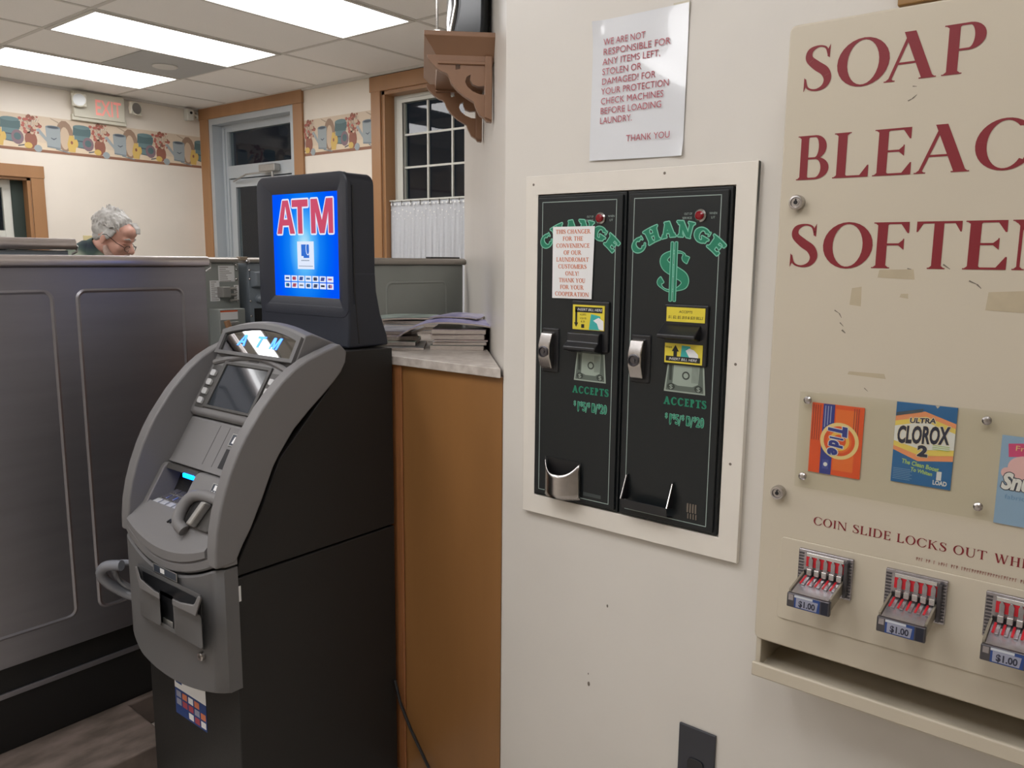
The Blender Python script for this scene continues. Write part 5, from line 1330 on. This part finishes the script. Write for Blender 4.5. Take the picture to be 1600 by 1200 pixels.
def head_extra(mb):
    mb.ell(H3(-.012, 0, .028), .098, .076, .090, n=28, k=18, mtx=hm)       # skull
    mb.ell(H3(.026, 0, -.035), .066, .060, .075, n=24, k=14, mtx=hm)       # face
    mb.ell(H3(.050, 0, -.090), .036, .040, .030, n=18, k=10, mtx=hm)       # chin
    mb.ell(H3(.074, 0, .018), .022, .052, .016, n=16, k=10, mtx=hm)        # brow
    mb.ell(H3(.066, 0, .052), .030, .056, .035, n=16, k=10, mtx=hm)        # forehead
    mb.tube([H3(.082, 0, .008), H3(.098, 0, -.014), H3(.112, 0, -.036)], [.009, .012, .016], n=12)
    mb.ell(H3(.110, 0, -.038), .014, .014, .012, n=12, k=8, mtx=hm)
    for s_ in (1, -1):
        mb.ell(H3(.100, s_*.013, -.041), .010, .009, .008, n=10, k=6, mtx=hm)
        mb.ell(H3(.062, s_*.042, -.030), .024, .020, .022, n=12, k=8, mtx=hm)   # cheek
        mb.ell(H3(-.012, s_*.079, -.012), .018, .008, .030, n=14, k=10, mtx=hm)  # ear
        mb.ell(H3(-.008, s_*.080, -.034), .010, .007, .012, n=10, k=6, mtx=hm)
    mb.ell(H3(.088, 0, -.062), .012, .024, .006, n=12, k=6, mtx=hm); mb.ell(H3(.085, 0, -.072), .011, .021, .006, n=12, k=6, mtx=hm)
hip = [pel+Lf*.10*s_ for s_ in (1, -1)]
ch = [[V4(pel, .15), V4(pel.lerp(chest, .5), .145), V4(chest, .155), V4(neck-Vector((0, 0, .05)), .075), V4(neck, .062), V4(H3(-.03, 0, -.06), .058)]]
hands = []
for s_, hp in zip((1, -1), hip):
    foot = Vector((hp.x, hp.y, .05)); knee = Vector((hp.x+.02, hp.y-.03, .50))
    ch.append([V4(hp, .095), V4(knee, .062), V4(Vector((hp.x, hp.y, .30)), .056), V4(foot+Vector((0, 0, .05)), .042)])
    ch.append([V4(foot+Vector((0, .02, 0)), .04), V4(foot+fwd0*.16-Vector((0, 0, .015)), .032)])
    shd_ = chest+Lf*.19*s_+Vector((0, 0, .16)); elb = shd_+fwd0*.10+Vector((0, 0, -.27))+Lf*.03*s_; wr = elb+fwd0*.17+Vector((0, 0, -.06))-Lf*.05*s_
    ch.append([V4(chest+Vector((0, 0, .14)), .085), V4(shd_, .062), V4(shd_.lerp(elb, .5), .052), V4(elb, .042), V4(wr, .027)])
    palm = wr+fwd0*.06
    ch.append([V4(wr, .026), V4(palm, .030)])
    for k, (off, ln) in enumerate(((-.027, .062), (-.009, .072), (.009, .068), (.026, .052))):
        b = palm+Lf*off+fwd0*.012; ch.append([V4(b, .0095), V4(b+fwd0*ln*.5-Vector((0, 0, .012)), .0088), V4(b+fwd0*ln*.8-Vector((0, 0, .034)), .0075)])
    b = wr+fwd0*.02-Lf*.022*s_; ch.append([V4(b, .011), V4(b+fwd0*.03-Lf*.024*s_, .0095), V4(b+fwd0*.055-Lf*.028*s_-Vector((0, 0, .01)), .008)])
body = grow('body', ch, .0055, skin_m, head_extra)
# shirt
plaid = mat('green_plaid_flannel', (86, 100, 88), .85, noise=.0, nscale=4)
nt = plaid.node_tree; pr_ = nt.nodes['Principled BSDF']; tc = nt.nodes.new('ShaderNodeTexCoord')
cols_ = []
for i, (ax, sc_) in enumerate(((0, 60), (2, 60))):
    sx = nt.nodes.new('ShaderNodeSeparateXYZ'); nt.links.new(tc.outputs['Object'], sx.inputs[0])
    mm = nt.nodes.new('ShaderNodeMath'); mm.operation = 'MULTIPLY'; mm.inputs[1].default_value = sc_; nt.links.new(sx.outputs[ax], mm.inputs[0])
    s2 = nt.nodes.new('ShaderNodeMath'); s2.operation = 'SINE'; nt.links.new(mm.outputs[0], s2.inputs[0]); cols_.append(s2)
ad = nt.nodes.new('ShaderNodeMath'); ad.operation = 'ADD'; nt.links.new(cols_[0].outputs[0], ad.inputs[0]); nt.links.new(cols_[1].outputs[0], ad.inputs[1])
mr = nt.nodes.new('ShaderNodeMapRange'); mr.inputs[1].default_value = -2; mr.inputs[2].default_value = 2; nt.links.new(ad.outputs[0], mr.inputs[0])
rp = nt.nodes.new('ShaderNodeValToRGB'); e = rp.color_ramp.elements; e[0].color = rgb(38, 50, 62); e[1].color = rgb(150, 158, 140); x_ = e.new(.5); x_.color = rgb(70, 88, 80)
nt.links.new(mr.outputs[0], rp.inputs[0]); nt.links.new(rp.outputs[0], pr_.inputs['Base Color'])
sc_ch = [[V4(pel+Vector((0, 0, -.02)), .165), V4(pel.lerp(chest, .5), .165), V4(chest+Vector((0, 0, .02)), .172), V4(neck+Vector((-.03, .04, -.06)), .125), V4(neck+Vector((-.015, .02, -.01)), .092)]]
for s_ in (1, -1):
    shd_ = chest+Lf*.19*s_+Vector((0, 0, .16)); elb = shd_+fwd0*.10+Vector((0, 0, -.27))+Lf*.03*s_; wr = elb+fwd0*.17+Vector((0, 0, -.06))-Lf*.05*s_
    sc_ch.append([V4(chest+Vector((0, 0, .13)), .105), V4(shd_, .082), V4(shd_.lerp(elb, .5), .068), V4(elb, .056), V4(elb.lerp(wr, .85), .04)])
grow('plaid_shirt', sc_ch, .009, plaid)
m = MB()
cdir = (H3(-.03, 0, -.06)-neck).normalized(); ax1 = cdir.cross(Lf).normalized()
def col_(i, j):
    th = 2*math.pi*i/30; r_ = .070+.022*j/3+.005*math.sin(th*2)
    return neck+cdir*(.058-.024*j)+Lf*math.cos(th)*r_+ax1*math.sin(th)*r_
m.grid(col_, 30, 4, close=True); obj('collar', m, plaid, ps, smooth=True, thick=.004)
tr_ch = []
for hp in hip:
    knee = Vector((hp.x+.02, hp.y-.03, .50)); tr_ch.append([V4(hp, .118), V4(knee, .085), V4(Vector((hp.x, hp.y, .30)), .078), V4(Vector((hp.x, hp.y, .11)), .068)])
tr_ch.append([V4(hip[0]+Vector((0, 0, .04)), .125), V4(hip[1]+Vector((0, 0, .04)), .125)])
grow('trousers', tr_ch, .012, mat('dark_denim', (44, 52, 68), .8))
for hp in hip:
    a = Vector((hp.x, hp.y, 0)); m = MB(); rings = []
    for t_, hh, ww in ((-.09, .06, .032), (-.07, .085, .045), (0, .10, .048), (.08, .075, .052), (.16, .055, .050), (.22, .035, .036)):
        c_ = a+fwd0*t_; rings.append([c_+Lf*ww*math.cos(q)+Vector((0, 0, max(0.0, hh*(.5+.5*math.sin(q))))) for q in [2*math.pi*k/14 for k in range(14)]])
    m.loft(rings); obj('shoe', m, mat('dark_leather', (34, 30, 28), .5), ps, smooth=True)
# hair: a cap shell with ragged locks
hair_m = mat('grey_hair', (200, 198, 194), .6, col2=(158, 154, 149), nscale=28, stretch=(1, 1, 1))
def hair_extra(mb):
    mb.ell(H3(-.028, 0, .045), .098, .082, .088, n=30, k=18, mtx=hm)
    rr = random.Random(2)
    for i in range(420):
        th = rr.uniform(0, 2*math.pi); ph = rr.uniform(0, 1.45)
        d = Vector((math.sin(ph)*math.cos(th), math.sin(ph)*math.sin(th), math.cos(ph)))
        if d.x > .62: continue
        base = Vector((-.028+.096*d.x, .080*d.y, .045+.087*d.z)); tan_ = Vector((.6, d.y*.5, -.25*d.z-.3)).normalized() if d.x > -.2 else Vector((-.3, d.y*.3, -.9)).normalized()
        p = [base+tan_*.030*k/3+d*.006*(k == 1)+d*rr.uniform(-.001, .0012)*k for k in range(4)]
        mb.tube([H3(*q) for q in p], [.004, .0045, .0035, .0015], n=6)
    for i in range(26):                                          # tousled crown
        a = rr.uniform(-.095, -.005); b = rr.uniform(-.04, .04); z_ = .045+.085*math.sqrt(max(0, 1-((a+.028)/.098)**2-(b/.082)**2))
        mb.tube([H3(a, b, z_-.006), H3(a-.004, b, z_+.010), H3(a-.014, b, z_+.016+rr.uniform(0, .008))], [.010, .007, .0035], n=6)
    for s_ in (1, -1):
        for i in range(5): mb.tube([H3(.028-.006*i, s_*.073, .045), H3(.020-.008*i, s_*.078, .012), H3(.006-.012*i, s_*.079, -.012-.004*i)], [.010, .009, .004], n=6)
    for i in range(5): mb.tube([H3(.052, .012+.009*i, .098), H3(.082, .010+.0095*i, .082), H3(.096, .008+.010*i, .058)], [.010, .007, .004], n=6)
hair = grow('hair', [[V4(H3(-.066, -.032, .014), .040), V4(H3(-.072, 0, .01), .042), V4(H3(-.066, .032, .014), .040)], [V4(H3(-.062, -.036, -.022), .028), V4(H3(-.062, .036, -.022), .028)]], .0032, hair_m, hair_extra)
# beard shadow, brows, eyes
beard = mat('pale_beard', (200, 172, 160), .7, noise=.2, nscale=90)
def beard_extra(mb):
    mb.ell(H3(.050, 0, -.094), .040, .044, .030, n=18, k=10, mtx=hm)
    for s_ in (1, -1):
        mb.tube([H3(.002, s_*.066, -.045), H3(.016, s_*.058, -.072), H3(.035, s_*.046, -.090)], [.012, .018, .022], n=10)
    mb.tube([H3(.090, -.024, -.064), H3(.098, 0, -.055), H3(.090, .024, -.064)], [.006, .008, .006], n=8)
grow('beard', [[V4(H3(.04, -.03, -.09), .022), V4(H3(.04, .03, -.09), .022)]], .005, beard, beard_extra)
for s_ in (1, -1):
    obj('eyebrow', MB().tube([H3(.092, s_*.014, .018), H3(.090, s_*.032, .026), H3(.076, s_*.050, .018)], [.003, .0045, .002], n=6), hair_m, ps, smooth=True)
    e_ = MB().ell(H3(.0755, s_*.031, -.004), .011, .011, .005, n=12, k=8, mtx=hm); obj('eyelid', e_, skin_m, ps, smooth=True)
gm = MB()
for s_ in (1, -1):
    gm.tube([H3(.106-.010*abs(math.cos(q)), s_*.033+.024*math.cos(q), -.022+.016*math.sin(q)) for q in [2*math.pi*k/16 for k in range(16)]], .0014, n=5, closed=True)
    gm.tube([H3(.094, s_*.058, -.018), H3(.06, s_*.079, -.008), H3(.0, s_*.086, .012), H3(-.018, s_*.088, .004)], .0017, n=6)
gm.tube([H3(.104, -.010, -.016), H3(.108, 0, -.012), H3(.104, .010, -.016)], .0014, n=5)
gl = obj('glasses', gm, mat('dark_wire', (50, 42, 40), .3, metal=.6), ps)
lm = MB()
for s_ in (1, -1): lm.add([H3(.105-.010*abs(math.cos(q)), s_*.033+.0235*math.cos(q), -.022+.0155*math.sin(q)) for q in [2*math.pi*k/16 for k in range(16)]], [tuple(range(16))])
obj('lenses', lm, glass, gl)
